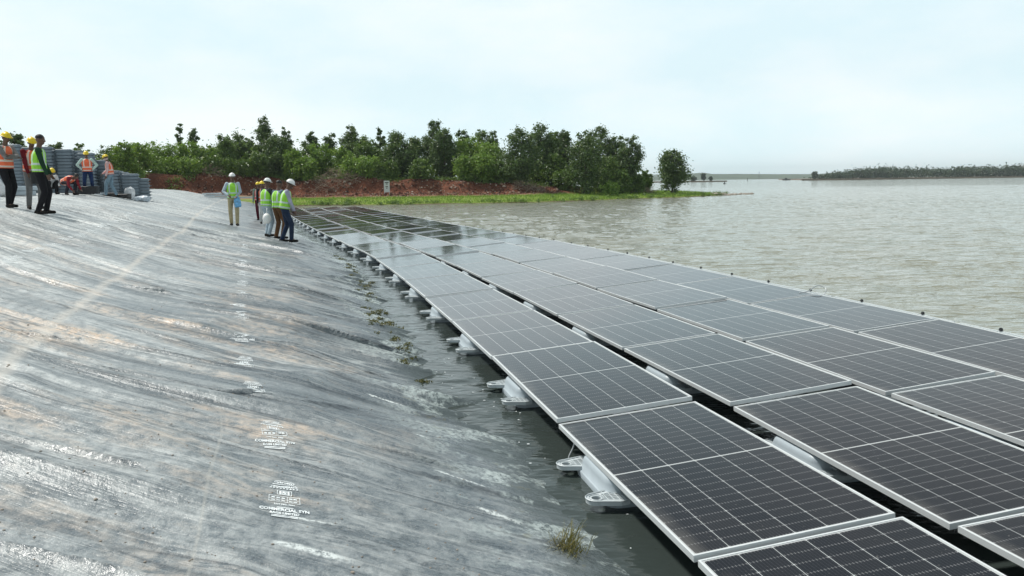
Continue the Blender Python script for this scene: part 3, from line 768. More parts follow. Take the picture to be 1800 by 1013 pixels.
# ------------------------------------------------------------------ people
def dirv(yaw): return Vector((-math.sin(yaw), math.cos(yaw), 0))
_cloths = {}
def cl(name, c):
    if name not in _cloths: _cloths[name] = cloth(name, c)
    return _cloths[name]
def vest_mat(name, c, band, band2):
    mt, t, b = new_mat(name)
    P = node(t, 'ShaderNodeTexCoord').outputs['UV']; sp = node(t, 'ShaderNodeSeparateXYZ', {'Vector': P}); a, v = sp.outputs[0], sp.outputs[1]
    # v: 0 hem .. 1 shoulder, a: angle 0..1 with .25 = front
    h1 = math_(t, 'LESS_THAN', math_(t, 'ABSOLUTE', math_(t, 'SUBTRACT', v, .34)), .045)
    h0 = math_(t, 'LESS_THAN', math_(t, 'ABSOLUTE', math_(t, 'SUBTRACT', v, .08)), .040)
    side = math_(t, 'MINIMUM', math_(t, 'ABSOLUTE', math_(t, 'SUBTRACT', math_(t, 'ABSOLUTE', math_(t, 'SUBTRACT', a, .25)), .10)), math_(t, 'ABSOLUTE', math_(t, 'SUBTRACT', math_(t, 'ABSOLUTE', math_(t, 'SUBTRACT', a, .75)), .10)))
    vb = math_(t, 'MULTIPLY', math_(t, 'LESS_THAN', side, .022), math_(t, 'GREATER_THAN', v, .34))
    open_ = math_(t, 'LESS_THAN', math_(t, 'ABSOLUTE', math_(t, 'SUBTRACT', a, .25)), .008)
    f = noise(t, node(t, 'ShaderNodeTexCoord').outputs['Object'], 7, 4)
    base = mixc(t, ramp(t, f, .3, .7), [x*.75 for x in c], [min(1, x*1.1) for x in c])
    cc = mixc(t, math_(t, 'MAXIMUM', math_(t, 'MAXIMUM', h1, h0), vb), base, band)
    cc = mixc(t, open_, cc, band2)
    t.links.new(cc, b.inputs['Base Color']); b.inputs['Roughness'].default_value = .7
    bump(t, b, f, .5, .03); return mt
V_LIME = vest_mat('lime vest', (.36, .80, .06), (.62, .72, .66), (.05, .09, .03))
V_ORANGE = vest_mat('orange vest', (.90, .17, .07), (.72, .62, .55), (.30, .06, .03))
V_PINK = vest_mat('red vest', (.80, .10, .09), (.70, .62, .60), (.2, .03, .03))
def ik(a, b, l1, l2, pole):
    a = Vector(a); b = Vector(b); d = b-a; L = min(d.length, (l1+l2)*.998); d.normalize()
    b = a+d*L; x = (l1*l1-l2*l2+L*L)/(2*L); h = math.sqrt(max(l1*l1-x*x, 0))
    p = Vector(pole); p = p-d*p.dot(d); p.normalize()
    return a+d*x+p*h, b
def torso_rings(P, N_, lat, secs, grow=0, n=20):
    up = (N_-P); L = up.length; up.normalize(); fw = up.cross(lat)*-1
    rings = []
    for t, rx, ry, off in secs:
        c = P+up*(L*t)+fw*off
        rings.append([c+lat*(math.cos(2*math.pi*j/n)*(rx+grow))+fw*(math.sin(2*math.pi*j/n)*(ry+grow)) for j in range(n)])
    return rings
def person(label, loc, yaw, H=1.70, pelvis=None, lean=(0, 0), head=(0, 0), hands=None, feet=None, shirt=('s', (.3, .3, .3)), trousers=('t', (.03, .03, .035)),
           vest=None, hat=None, shoes=(.02, .018, .016), hair=True, sleeve_end=.97, mask=False, crouch=False, group=None, scarf=None):
    """local frame: +y is where the person faces, +x their right ... hands/feet are (left, right)"""
    k = H/1.70
    root = thing('person', label, 'person', loc, yaw, group)
    pv = Vector(pelvis or (0, 0, .93)); ly, lx = R(lean[0]), R(lean[1])          # forward, sideways
    up = Vector((math.sin(lx), math.sin(ly)*math.cos(lx), math.cos(ly)*math.cos(lx))).normalized()
    lat = Vector((1, 0, 0)); lat = (lat-up*lat.dot(up)).normalized()
    neck = pv+up*.50; fw = up.cross(lat)
    shr = [pv+up*.46+lat*sx*.175 for sx in (-1, 1)]
    hipj = [pv+lat*sx*.09-up*.02 for sx in (-1, 1)]
    feet = feet or [(-.10, .02, .0), (.10, .0, .0)]
    hands = hands or [(-.26, .05, .80), (.26, .05, .80)]
    body = MB()
    secs = [(-.10, .10, .08, 0), (-.04, .155, .105, 0), (.08, .163, .11, 0), (.30, .135, .098, 0), (.52, .152, .108, .005), (.74, .172, .108, 0), (.88, .172, .088, -.008), (.95, .12, .07, -.01), (1.0, .06, .058, -.008), (1.06, .05, .052, 0)]
    body.loft(torso_rings(pv, neck, lat, secs))
    hy, hp = R(head[0]), R(head[1])
    hup = (up*.5+Vector((0, 0, 1))*.5).normalized(); hf = Vector((-math.sin(hy), math.cos(hy), 0)); 
    hf = (hf*math.cos(hp)-Vector((0, 0, 1))*math.sin(hp)).normalized()
    hup = (Vector((0, 0, 1))+hf*(.0)); hup = (hup-hf*hup.dot(hf)).normalized(); hr = hf.cross(hup)
    hc = neck+up*.07+hup*.115+hf*.025
    Rm = Matrix((hr, hf, hup)).transposed()
    body.cone(neck-up*.04, hc-hup*.05, .055, .052)
    body.ell(hc+hup*.02, (.074, .092, .098), Rm); body.ell(hc-hup*.045+hf*.022, (.055, .066, .068), Rm)
    body.ell(hc+hf*.094-hup*.012, (.013, .02, .024), Rm, 8, 6); body.ell(hc+hf*.082+hup*.022, (.045, .014, .010), Rm, 8, 6)
    for sx in (-1, 1): body.ell(hc+hr*sx*.077-hup*.005-hf*.005, (.010, .02, .032), Rm, 8, 6)
    shirt_b = MB(); tr = MB(); sh = MB()
    shirt_b.loft(torso_rings(pv, neck, lat, [q for q in secs if q[0] < 1.03 and q[0] > -.05], .014))
    for i, sx in enumerate((-1, 1)):
        hd = Vector(hands[i][:3]); pole = Vector(hands[i][3:6]) if len(hands[i]) > 3 else Vector((sx*.6, -1, -.2))
        el, wr = ik(shr[i], hd, .285, .255, pole)
        body.cone(shr[i], el, .047, .038); body.cone(el, wr, .038, .025)
        shirt_b.cone(shr[i], el, .063, .051); 
        e2 = el.lerp(wr, sleeve_end); shirt_b.cone(el, e2, .051, .038 if sleeve_end > .8 else .045)
        d = (wr-el).normalized(); pn = d.cross(Vector((sx*.3, -.2, 1))).normalized(); q = d.cross(pn)
        pc = wr+d*.045; Rh = Matrix((pn, d, q)).transposed()
        body.ell(pc, (.038, .052, .017), Rh, 10, 7)
        for f in range(4):
            b0 = wr+d*.080+pn*(-.027+.018*f); cu = q*(-.016 if sx < 0 else .016); l = (.032, .038, .035, .028)[f]
            b1 = b0+d*l+cu*.5; b2 = b1+d*l*.6+cu*1.2
            body.cone(b0-d*.01, b1, .0088, .008, 6); body.cone(b1, b2, .008, .007, 6)
        t0 = wr+d*.025-pn*.032; t1 = t0+d*.03-pn*.022; t2 = t1+d*.028+pn*.002
        body.cone(t0, t1, .012, .010, 6); body.cone(t1, t2, .010, .008, 6)
        ft = Vector(feet[i][:3]); fyaw = R(feet[i][3]) if len(feet[i]) > 3 else R(-sx*12)
        kp = Vector(feet[i][4:7]) if len(feet[i]) > 4 else Vector((sx*.15, 1, .1))
        kn, an = ik(hipj[i], ft+Vector((0, 0, .085)), .435, .425, kp)
        body.cone(hipj[i], kn, .078, .050); body.cone(kn, an, .048, .034)
        tr.cone(hipj[i], kn, .096, .070); tr.cone(kn, an+Vector((0, 0, .01)), .070, .058)
        fd = Vector((-math.sin(fyaw), math.cos(fyaw), 0)); base = an-Vector((0, 0, .085))
        body.cone(an, base+fd*.12+Vector((0, 0, .035)), .034, .025)
        sh.cone(base+Vector((0, 0, .048))-fd*.045, base+fd*.15+Vector((0, 0, .036)), .046, .036, 12)
        sh.cone(base+Vector((0, 0, .03)), an+Vector((0, 0, .0)), .04, .047, 12)
    tr.loft(torso_rings(pv, neck, lat, [(-.14, .11, .09, 0), (-.05, .172, .122, 0), (.05, .178, .126, 0), (.13, .165, .118, 0), (.17, .150, .11, 0)]))
    def mk(mb, name, mat, vox, sm=3):
        me = evaled(mb.mesh(name), [('REMESH', dict(mode='VOXEL', voxel_size=vox)), ('SMOOTH', dict(factor=.5, iterations=sm))])
        o = link(name, me, root, mat, True); o.scale = (k, k, k); return o
    mk(body, 'body', M['skin'], .0075, 1)
    mk(shirt_b, 'shirt', cl(*shirt), .013, 2); mk(tr, 'trousers', cl(*trousers), .014, 2)
    o = mk(sh, 'shoes', cl('shoe%s' % (shoes,), shoes), .011, 2)
    if vest is not None:
        vs = [(.10, .168, .125, .0), (.24, .162, .122, .0), (.40, .158, .120, .004), (.56, .166, .122, .008), (.74, .172, .116, .004), (.84, .158, .10, -.004), (.92, .125, .078, -.01), (.975, .075, .055, -.012)]
        n = 28; rg = torso_rings(pv-up*.07, neck, lat, [(t-.0, a+.0, b, c) for t, a, b, c in vs], .022, n)
        V = []; UVs = []
        for i, r_ in enumerate(rg):
            for j in range(n+1): V.append(tuple(r_[j % n])); UVs.append((j/n, (vs[i][0]-.10)/.875))
        V += [tuple(neck+up*.005)]*(n+1); UVs += [(j/n, 1.0) for j in range(n+1)]
        me = np_mesh('vest', V, grid_faces(len(rg)+1, n+1), uv=UVs)
        me = evaled(me, [('SOLIDIFY', dict(thickness=.006, offset=0))])
        o = link('vest', me, root, vest, True); o.scale = (k, k, k)
    if hat:
        hb = MB(); hh_ = hc+hup*.045
        hb.ell(hh_, (.098, .118, .094), Rm, 20, 8, 0, 90)
        rr = []
        for z, e in ((.004, 0), (-.006, .012), (-.010, .0)):
            rr.append([hh_+hup*z+hr*(math.cos(2*math.pi*j/24)*(.100+e))+hf*(math.sin(2*math.pi*j/24)*(.120+e)+(.035 if math.sin(2*math.pi*j/24) > .3 and e > 0 else 0)) for j in range(24)])
        hb.loft(rr)
        hb.tube([hh_+hf*(-.108*math.cos(R(a)))+hup*(.100*math.sin(R(a))) for a in range(10, 171, 20)], .011, 6)
        o = hb.build('hard_hat', M[hat], root, True); o.scale = (k, k, k)
    if hair:
        hb = MB(); hb.ell(hc+hup*.030-hf*.012, (.080, .094, .096), Rm, 16, 8, -18 if hat else 0, 90)
        o = hb.build('hair', M['hair'], root, True); o.scale = (k, k, k)
    eb = MB()
    for sx in (-1, 1): eb.ell(hc+hf*.083+hr*sx*.030+hup*.006, (.012, .008, .007), Rm, 8, 6)
    o = eb.build('eyes', M['eye'], root); o.scale = (k, k, k)
    lb = MB(); lb.ell(hc+hf*.083-hup*.058, (.022, .010, .008), Rm, 8, 6); o = lb.build('mouth', M['lip'], root); o.scale = (k, k, k)
    if scarf:
        sb = MB(); sb.ell(hc-hup*.05+hf*.012, (.076, .088, .062), Rm, 14, 8); o = sb.build('face_cloth', cl('scarf%s' % (scarf,), scarf), root, True); o.scale = (k, k, k)
    return root, k
def on(x, y): return (x, y, bank_z(x, y)+.005)
def world_pt(root, p):
    yaw = root.rotation_euler.z; c, s_ = math.cos(yaw), math.sin(yaw)
    return Vector((root.location.x+c*p[0]-s_*p[1], root.location.y+s_*p[0]+c*p[1], root.location.z+p[2]))
def yaw_to(dx, dy): return math.atan2(-dx, dy)
# A: far left, orange vest, arms folded, looking right/down the bank
A, _ = person('man with folded arms, orange vest and yellow hard hat at the left edge', on(-11.02, 17.6), yaw_to(1, -.25), 1.60,
   lean=(4, 0), head=(-5, 18), hands=[(.10, .26, 1.19, -1, .1, -.4), (-.10, .24, 1.15, 1, .1, -.4)], feet=[(-.10, -.06, 0), (.12, .12, 0)],
   shirt=('grey shirt', (.19, .18, .18)), trousers=('black trousers', (.012, .012, .015)), vest=V_ORANGE, hat='yellow_hat')
C_, _ = person('bareheaded man in a lime vest, dark green shirt and black trousers', on(-10.05, 17.2), yaw_to(.9, .45), 1.66,
   lean=(2, 0), head=(-10, 10), hands=[(-.20, .20, .86), (.22, .16, .84)], feet=[(-.11, .06, 0), (.10, -.08, 0)],
   shirt=('bottle green shirt', (.015, .045, .025)), trousers=('black trousers', (.012, .012, .015)), vest=V_LIME)
B_, _ = person('man in maroon sleeves and grey trousers half hidden behind the lime vest', on(-10.75, 18.1), yaw_to(.7, -.6), 1.58,
   lean=(8, 0), head=(0, 25), hands=[(-.12, .24, .82), (.16, .26, .80)], feet=[(-.12, .03, 0), (.12, -.02, 0)],
   shirt=('maroon shirt', (.16, .012, .02)), trousers=('grey trousers', (.20, .20, .20)), vest=V_ORANGE, hat='yellow_hat')
# yellow helmets by the float stacks
D_, _ = person('crouching worker in a white shirt and yellow hard hat beside the float stacks', on(-17.9, 31.3), yaw_to(.75, -.7), 1.68, pelvis=(0, -.08, .30), lean=(28, 0), head=(0, 30),
   hands=[(-.16, .46, .32), (.20, .44, .30)], feet=[(-.14, .16, 0), (.14, .12, 0)], shirt=('white shirt', (.62, .63, .64)), trousers=('black trousers', (.012, .012, .015)), hat='yellow_hat')
E_, _ = person('worker bent double in an orange vest with red sleeves, working near the ground', on(-17.15, 31.2), yaw_to(.92, -.4), 1.68, pelvis=(0, -.20, .52), lean=(72, 0), head=(0, 62),
   hands=[(-.12, .50, .22), (.22, .46, .20)], feet=[(-.16, .10, 0), (.16, .04, 0)], shirt=('red shirt', (.22, .02, .03)), trousers=('dark trousers', (.03, .03, .04)), vest=V_ORANGE, hat=None)
F__, _ = person('worker standing hands on hips in orange vest, mint sleeves and navy trousers', on(-16.95, 32.3), yaw_to(.42, -.9), 1.68,
   head=(0, 20), hands=[(-.19, .05, 1.00, -1, -.3, 0), (.19, .05, 1.00, 1, -.3, 0)], feet=[(-.14, .03, 0), (.15, 0, 0)], shirt=('mint shirt', (.45, .60, .55)), trousers=('navy trousers', (.012, .03, .09)), vest=V_ORANGE, hat='yellow_hat')
G_, _ = person('worker in pale checked shirt, orange vest and faded jeans by the low stacks', on(-16.35, 32.9), yaw_to(-.95, -.25), 1.68,
   lean=(6, 0), head=(0, 20), hands=[(-.20, .12, .86), (.10, .30, .95)], feet=[(-.11, .20, 0), (.11, -.16, 0)], shirt=('checked shirt', (.62, .42, .42)), trousers=('faded jeans', (.20, .29, .36)), vest=V_ORANGE, hat='yellow_hat', scarf=(.55, .45, .45))
# group on the slope
H_, _ = person('man in white hard hat, lime vest and beige trousers holding a blue packet', on(-9.55, 27.6), yaw_to(.33, -.94), 1.76,
   head=(4, 6), hands=[(-.10, .24, .98, -1, -.6, -.3), (.16, .22, 1.02, 1, -.6, -.3)], feet=[(-.08, .16, 0), (.10, -.12, 0)], shirt=('pale blue shirt', (.42, .50, .56)), trousers=('beige trousers', (.42, .36, .22)), vest=V_LIME, hat='white_hat', shoes=(.03, .025, .02))
I_, _ = person('small distant figure in a red vest, green sleeves and maroon trousers', on(-11.5, 36.6), yaw_to(.3, -.95), 1.70,
   lean=(2, 0), head=(-10, 5), hands=[(-.28, .05, .78), (.26, .08, .80)], feet=[(-.07, .12, 0), (.07, -.08, 0)], shirt=('green grey shirt', (.18, .24, .20)), trousers=('maroon trousers', (.09, .012, .025)), vest=V_PINK, hat='yellow_hat')
J_, _ = person('man in orange vest, black shirt and white trousers, mostly hidden behind others', on(-10.35, 33.4), yaw_to(.6, -.8), 1.72,
   head=(0, 5), hands=[(-.24, .12, .84), (.24, .10, .84)], feet=[(-.08, .08, 0), (.08, -.06, 0)], shirt=('black shirt', (.014, .014, .018)), trousers=('white trousers', (.55, .57, .56)), vest=V_ORANGE, hat='yellow_hat')
K_, _ = person('man in white hard hat, lime vest and pale jeans, seen from behind', on(-7.42, 24.3), yaw_to(.62, .78), 1.72,
   lean=(3, 0), head=(0, 12), hands=[(-.22, .10, .84), (.10, .26, .92)], feet=[(-.10, .04, 0), (.10, -.02, 0)], shirt=('charcoal shirt', (.04, .045, .05)), trousers=('pale jeans', (.38, .46, .52)), vest=V_LIME, hat='white_hat')
L_, _ = person('bareheaded man in a lime vest and brown trousers between two white hard hats', on(-7.02, 24.1), yaw_to(.55, .83), 1.74,
   lean=(4, 0), head=(-10, 14), hands=[(-.16, .22, .95), (.16, .22, .95)], feet=[(-.10, -.02, 0), (.10, .04, 0)], shirt=('blue grey shirt', (.15, .2, .26)), trousers=('brown trousers', (.13, .065, .03)), vest=V_LIME)
M_, _ = person('man in white hard hat, lilac sleeves and dark jeans, nearest the panels', on(-6.42, 22.7), yaw_to(.93, .30), 1.76,
   lean=(10, 0), head=(-10, 28), hands=[(-.12, .24, .82), (.14, .26, .84)], feet=[(-.10, -.10, 0), (.12, .14, 0)], shirt=('lilac shirt', (.40, .40, .50)), trousers=('dark jeans', (.02, .035, .07)), vest=V_LIME, hat='white_hat')
# things held
p = world_pt(H_, (-.12, .27, .86)); b = MB()
b.loft([[(x*.11*w, y*.035*w2, z) for x, y in ((-1, -1), (0, -1.3), (1, -1), (1, 1), (0, 1.3), (-1, 1))] for z, w, w2 in ((.14, .5, .4), (.10, .8, .8), (0, 1, 1.2), (-.14, 1.05, 1.3), (-.22, .9, .7))])
o = b.build('packet', simple('sky blue plastic', (.16, .42, .70), .4, 0, .4, 14, .3)); o.location = p; o.rotation_euler = (0, .1, H_.rotation_euler.z)
tag(o, 'crumpled blue plastic packet held by the man in beige trousers', 'packet')
p = Vector((-7.33, 24.0, K_.location.z+.66)); b = MB(); b.ell((0, 0, -.10), (.125, .145, .16), None, 18, 9, -70, 90); b.tube([(0, 0, .06), (.0, .02, .14), (0, .05, .20)], .012, 6)
o = b.build('helmet_bag', M['white_hat'], None, True); o.location = p; tag(o, 'white hard hat in a thin bag dangling beside the pale jeans', 'bag')
p = world_pt(B_, (.02, .30, .70)); b = MB(); b.loft([[(x*.12*w, y*.07*w, z) for x, y in rrect(2, 2, .5, 3)] for z, w in ((-.13, .9), (-.10, 1), (.08, 1), (.12, .9))]); b.tube([(-.10, 0, .12), (-.06, 0, .20), (.06, 0, .20), (.10, 0, .12)], .012, 6)
o = b.build('tool_bag', M['black'], None, True); o.location = p; o.rotation_euler = (0, 0, B_.rotation_euler.z); tag(o, 'black tool bag held low by the man in maroon sleeves', 'bag')

# ------------------------------------------------------------------ stacks of spare floats on the crest
def stack_float_mesh(w=.66, l=.50, h=.135):
    b = MB(); rings = []
    for z, ins in ((0, .05), (.018, .01), (.050, .0), (.064, .014), (.074, .014), (.088, 0), (h-.022, .01), (h-.004, .045)):
        rings.append([(x, y, z) for x, y in rrect(w-2*ins, l-2*ins, .09, 4)])
    b.loft(rings)
    for sx in (-1, 1): b.cone((sx*(w/2-.01), l*.28, .065), (sx*(w/2+.05), l*.30, .065), .018, .014, 8); b.cone((sx*(w/2-.01), -l*.28, .065), (sx*(w/2+.05), -l*.30, .065), .018, .014, 8)
    me = b.mesh('float'); me.materials.append(M['float_dark']); me.polygons.foreach_set('use_smooth', np.ones(len(me.polygons), bool)); return me
sf_me = stack_float_mesh()
jr = random.Random(3)
def px_xy(px, D):       # ground direction of a place in the picture, at distance D
    return ((px-900)/1400*D, D)
STK = [(12, 15, 33.5, 'tall stack at the left edge'), (38, 15, 33.2, 'tall stack behind the maroon sleeves'), (94, 15, 34.5, 'tallest stack, right of the bareheaded man'), (110, 14, 35.6, 'narrow stack behind the tallest one'),
       (128, 14, 34.9, 'stack left of the worker with hands on hips'), (147, 14, 35.8, 'stack behind the worker with hands on hips'), (166, 13, 34.9, 'stack between the two standing workers'), (186, 11, 35.5, 'stack behind the pale checked shirt'),
       (206, 8, 35.2, 'fourth low stack from the right'), (222, 8, 36.2, 'third low stack from the right'), (239, 8, 35.4, 'second low stack from the right'), (257, 7, 35.8, 'rightmost low stack'),
       (70, 15, 35.4, 'tall stack behind the lime vest'), (214, 8, 37.6, 'low stack in the second line')]
for px_, n, D, desc in STK:
    x, y = px_xy(px_, D); z = bank_z(x, y)+.02
    for kx in range(n):
        o = bpy.data.objects.new('stacked_float', sf_me); col.objects.link(o)
        o.location = (x+jr.gauss(0, .014), y+jr.gauss(0, .014), z+kx*.134); o.rotation_euler = (0, 0, R(18)+jr.gauss(0, .035))
        v = ORD1[kx] if kx else 'lowest'
        if kx == n-1: v = 'topmost'
        tag(o, f'grey float, {v} {"" if kx in (0, n-1) else "from bottom "}in the {desc}'.replace('  ', ' '), 'float', 'spare floats stacked on the crest')
# odds and ends at the foot of the stacks
def lump(name, label, cat, x, y, r, mat, seed, z=0):
    b = MB(); b.ell((0, 0, 0), r, None, 18, 12); me = b.mesh(name)
    co = np.array([v.co[:] for v in me.vertices]); 
    f = 1+.55*vn(co[:, 0]*9+seed, co[:, 1]*9+co[:, 2]*11+seed)+.3*vn(co[:, 0]*22+seed, co[:, 1]*20+co[:, 2]*25)
    me.vertices.foreach_set('co', (co*f[:, None]).astype(np.float32).ravel()); me.update()
    o = link(name, me, None, mat); o.location = (x, y, bank_z(x, y)+r[2]*.6+z); tag(o, label, cat); return o
wb = simple('white sack', (.68, .69, .70), .6, 0, .2, 9, .3)
x, y = px_xy(236, 33.8); lump('sack', 'white sack leaning on the low float stacks', 'sack', x, y, (.20, .16, .30), wb, 2)
x, y = px_xy(256, 33.4); lump('plastic_sheet', 'crumpled pale plastic film right of the white sack', 'plastic sheet', x, y, (.36, .22, .13), simple('crumpled film', (.48, .54, .60), .35, 0, .35, 10, .5), 5)
def slab(name, label, cat, px_, D, w, l, h, rz, mat, n=1, group=None):
    x, y = px_xy(px_, D); b = MB()
    b.loft([[(p, q, z) for p, q in rrect(w-2*i, l-2*i, .05, 3)] for z, i in ((0, .02), (.02, 0), (h-.02, 0), (h, .02))])
    for k in range(4): b.box((-w/2+w*(k+.5)/4, 0, h), (w*.10, l*.8, .012))
    o = b.build(name, mat); o.location = (x, y, bank_z(x, y)+.01); o.rotation_euler = (0, 0, rz); return tag(o, label, cat, group)
slab('crate', 'black crate behind the bent worker', 'crate', 165, 32.2, .75, .4, .30, .2, M['black'])
slab('crate', 'black crate at the foot of the low stacks', 'crate', 207, 33.6, .55, .4, .16, .2, M['black'])
slab('crate', 'dark crate beside the white sack', 'crate', 226, 33.4, .45, .4, .18, .1, M['black'])
for i, (px_, D, dz, d) in enumerate([(3, 25.5, 0, 'lower pale float lying at the left edge'), (44, 27, 0, 'lower of two pale floats lying left of the maroon sleeves'), (46, 27, .16, 'upper of two pale floats lying left of the maroon sleeves'), (4, 25.4, .16, 'upper pale float lying at the left edge'), (195, 33.8, 0, 'pale float lying behind the pale checked shirt')]):
    o = slab('loose_float', d, 'float', px_, D, .95, .55, .15, .3+.2*i, M['float'], group='loose floats on the crest'); o.location.z += dz
# long white roll propped against the pile at the left edge
b = MB(); x, y = px_xy(-8, 24.5); z = bank_z(x, y)
b.tube([Vector((x+.45, y, z+.10)), Vector((x+.1, y+.1, z+.55)), Vector((x-.25, y+.2, z+1.15))], [.14, .16, .15], 14)
tag(b.build('fabric_roll', wb, None, True), 'thick white roll propped against the floats at the left edge', 'roll')
# planks and pipes at the far end of the liner
x0, y0 = px_xy(382, 62.0); z0 = bank_z(x0, y0)
for i, (dx, dy, dz, L_, a, m_, d) in enumerate([(0, 0, .10, 2.2, .1, 'float_pale', 'lowest grey board of the small pile past the liner'), (.3, .1, .24, 2.0, -.05, 'float', 'middle grey board of the small pile past the liner'), (-.2, .2, .38, 1.4, .15, 'float_pale', 'top grey board of the small pile past the liner'), (1.6, .6, .05, 2.8, -.12, 'steel', 'long thin pipe lying beside the grey boards')]):
    b = MB(); b.box((0, 0, 0), (L_, .5 if i < 3 else .12, .10)); b.box((0, 0, .055), (L_*.9, .06, .02))
    o = b.build('board' if i < 3 else 'pipe', M[m_]); o.location = (x0+dx, y0+dy, z0+dz); o.rotation_euler = (0, 0, a); tag(o, d, 'board' if i < 3 else 'pipe')
# sign on the cut bank
x0, y0 = -13.5, 87.6; z0 = gz(x0, y0)
sg = thing('sign', 'white notice board on a post against the red earth bank', 'sign', (x0, y0, z0))
b = MB(); b.box((0, 0, .85), (.62, .05, 1.25)); b.build('board', M['walk'], sg)
b = MB(); b.box((-.26, .04, .5), (.06, .06, 1.2)); b.box((.26, .04, .5), (.06, .06, 1.2)); b.build('post', M['steel'], sg)
for z, w in ((1.28, .42), (1.12, .20)): b = MB(); b.box((0, -.030, z), (w, .008, .09)); b.box((0, -.030, z-.45), (w*.6, .008, .09)); b.build('lettering', M['black'], sg)

# stones, tuft and bits on the liner and water
sx_ = random.Random(12); b = MB()
x, y = bank(.55, .21); x = float(x); y = float(y)
gb = []
V, Fq, C = [], [], []
for k in range(260):
    a = sx_.uniform(0, 6.28); r0 = sx_.uniform(0, .05); L_ = sx_.uniform(.06, .17); tl = sx_.uniform(.3, 1.4)
    px0 = Vector((x+r0*math.cos(a)+sx_.gauss(0, .03), y+r0*math.sin(a)+sx_.gauss(0, .05), bank_z(x, y)))
    d = Vector((math.cos(a)*math.sin(tl), math.sin(a)*math.sin(tl), math.cos(tl)))
    sd_ = d.cross(Vector((.3, .5, 1))).normalized()*.0018
    q1 = px0+d*L_*.55; q2 = px0+d*L_+Vector((0, 0, -.03))
    n = len(V); V += [px0-sd_, px0+sd_, q1+sd_, q1-sd_, q2+sd_*.4, q2-sd_*.4]; Fq += [(n, n+1, n+2, n+3), (n+3, n+2, n+4, n+5)]
    t_ = sx_.random(); C += [(t_, sx_.random(), 0, 1)]*6
tg = link('grass_tuft', np_mesh('tuft', [tuple(v) for v in V], Fq, colr=C), None, M['leaf_dry']); tag(tg, 'small tuft of dry green grass at the water edge in the foreground', 'grass tuft')
st = MB()
for k in range(900):
    s_ = sx_.uniform(-1.6, 7) if k % 3 else sx_.uniform(-1.6, 1.5); u_ = sx_.uniform(.5, 5)
    r = sx_.uniform(.002, .006)*(1 if sx_.random() < .95 else 1.8)
    xx, yy = bank(s_, u_); zz = float(bank_h(np.array([s_]), np.array([u_]))[0])
    rot = Matrix.Rotation(sx_.uniform(0, 3), 3, 'Z')
    st.ell((float(xx), float(yy), zz+r*.3), (r*1.3, r, r*.6), rot, 6, 4)
tag(st.build('gravel', M['rock']), 'scattered grit and small stones on the liner', 'gravel', kind='stuff')
fm = MB()
for k in range(50):
    s_ = sx_.uniform(-2, 6); u_ = -sx_.uniform(.02, .5); xx, yy = bank(s_, u_)
    fm.ell((float(xx), float(yy), .003), (sx_.uniform(.004, .014), sx_.uniform(.004, .009), .002), None, 7, 4)
tag(fm.build('floating_bits', M['mark']), 'pale flecks of foam floating by the liner', 'foam', kind='stuff')

# ------------------------------------------------------------------ trees
def leaf_cloud(centres, radii, n, size, rs, flat=.9, droop=.3):
    """random leaf quads in a set of blobs, denser towards the blob skins"""
    k = rs.integers(0, len(centres), n) if len(radii) == 0 else rs.choice(len(centres), n, p=np.array([r[0]*r[1]+r[0]*r[2] for r in radii])/sum(r[0]*r[1]+r[0]*r[2] for r in radii))
    d = rs.normal(size=(n, 3)); d /= np.linalg.norm(d, axis=1)[:, None]
    rad = rs.random(n)**.45
    c = np.array(centres)[k]+d*rad[:, None]*np.array(radii)[k]*(1+.33*rs.normal(size=(n, 1)))
    nrm = d*.6+rs.normal(size=(n, 3))*.55+np.array([0, 0, .55]); nrm /= np.linalg.norm(nrm, axis=1)[:, None]
    a = np.cross(nrm, rs.normal(size=(n, 3))); a /= np.linalg.norm(a, axis=1)[:, None]; b_ = np.cross(nrm, a)
    sz = size*(.6+.8*rs.random(n))[:, None]
    A_ = a*sz; B2 = b_*sz*.62; dr = nrm*sz*(-droop)
    V = np.stack([c-A_+dr, c-B2, c+A_+dr, c+B2], 1).reshape(-1, 3)
    Fq = np.arange(4*n).reshape(-1, 4)
    tone = rs.random(len(centres))[k]*.55+rs.random(n)*.45
    hi = (rs.random(n) < .18)*rs.random(n)
    C = np.repeat(np.stack([tone, hi, np.zeros(n), np.ones(n)], 1), 4, axis=0)
    return V, Fq, C
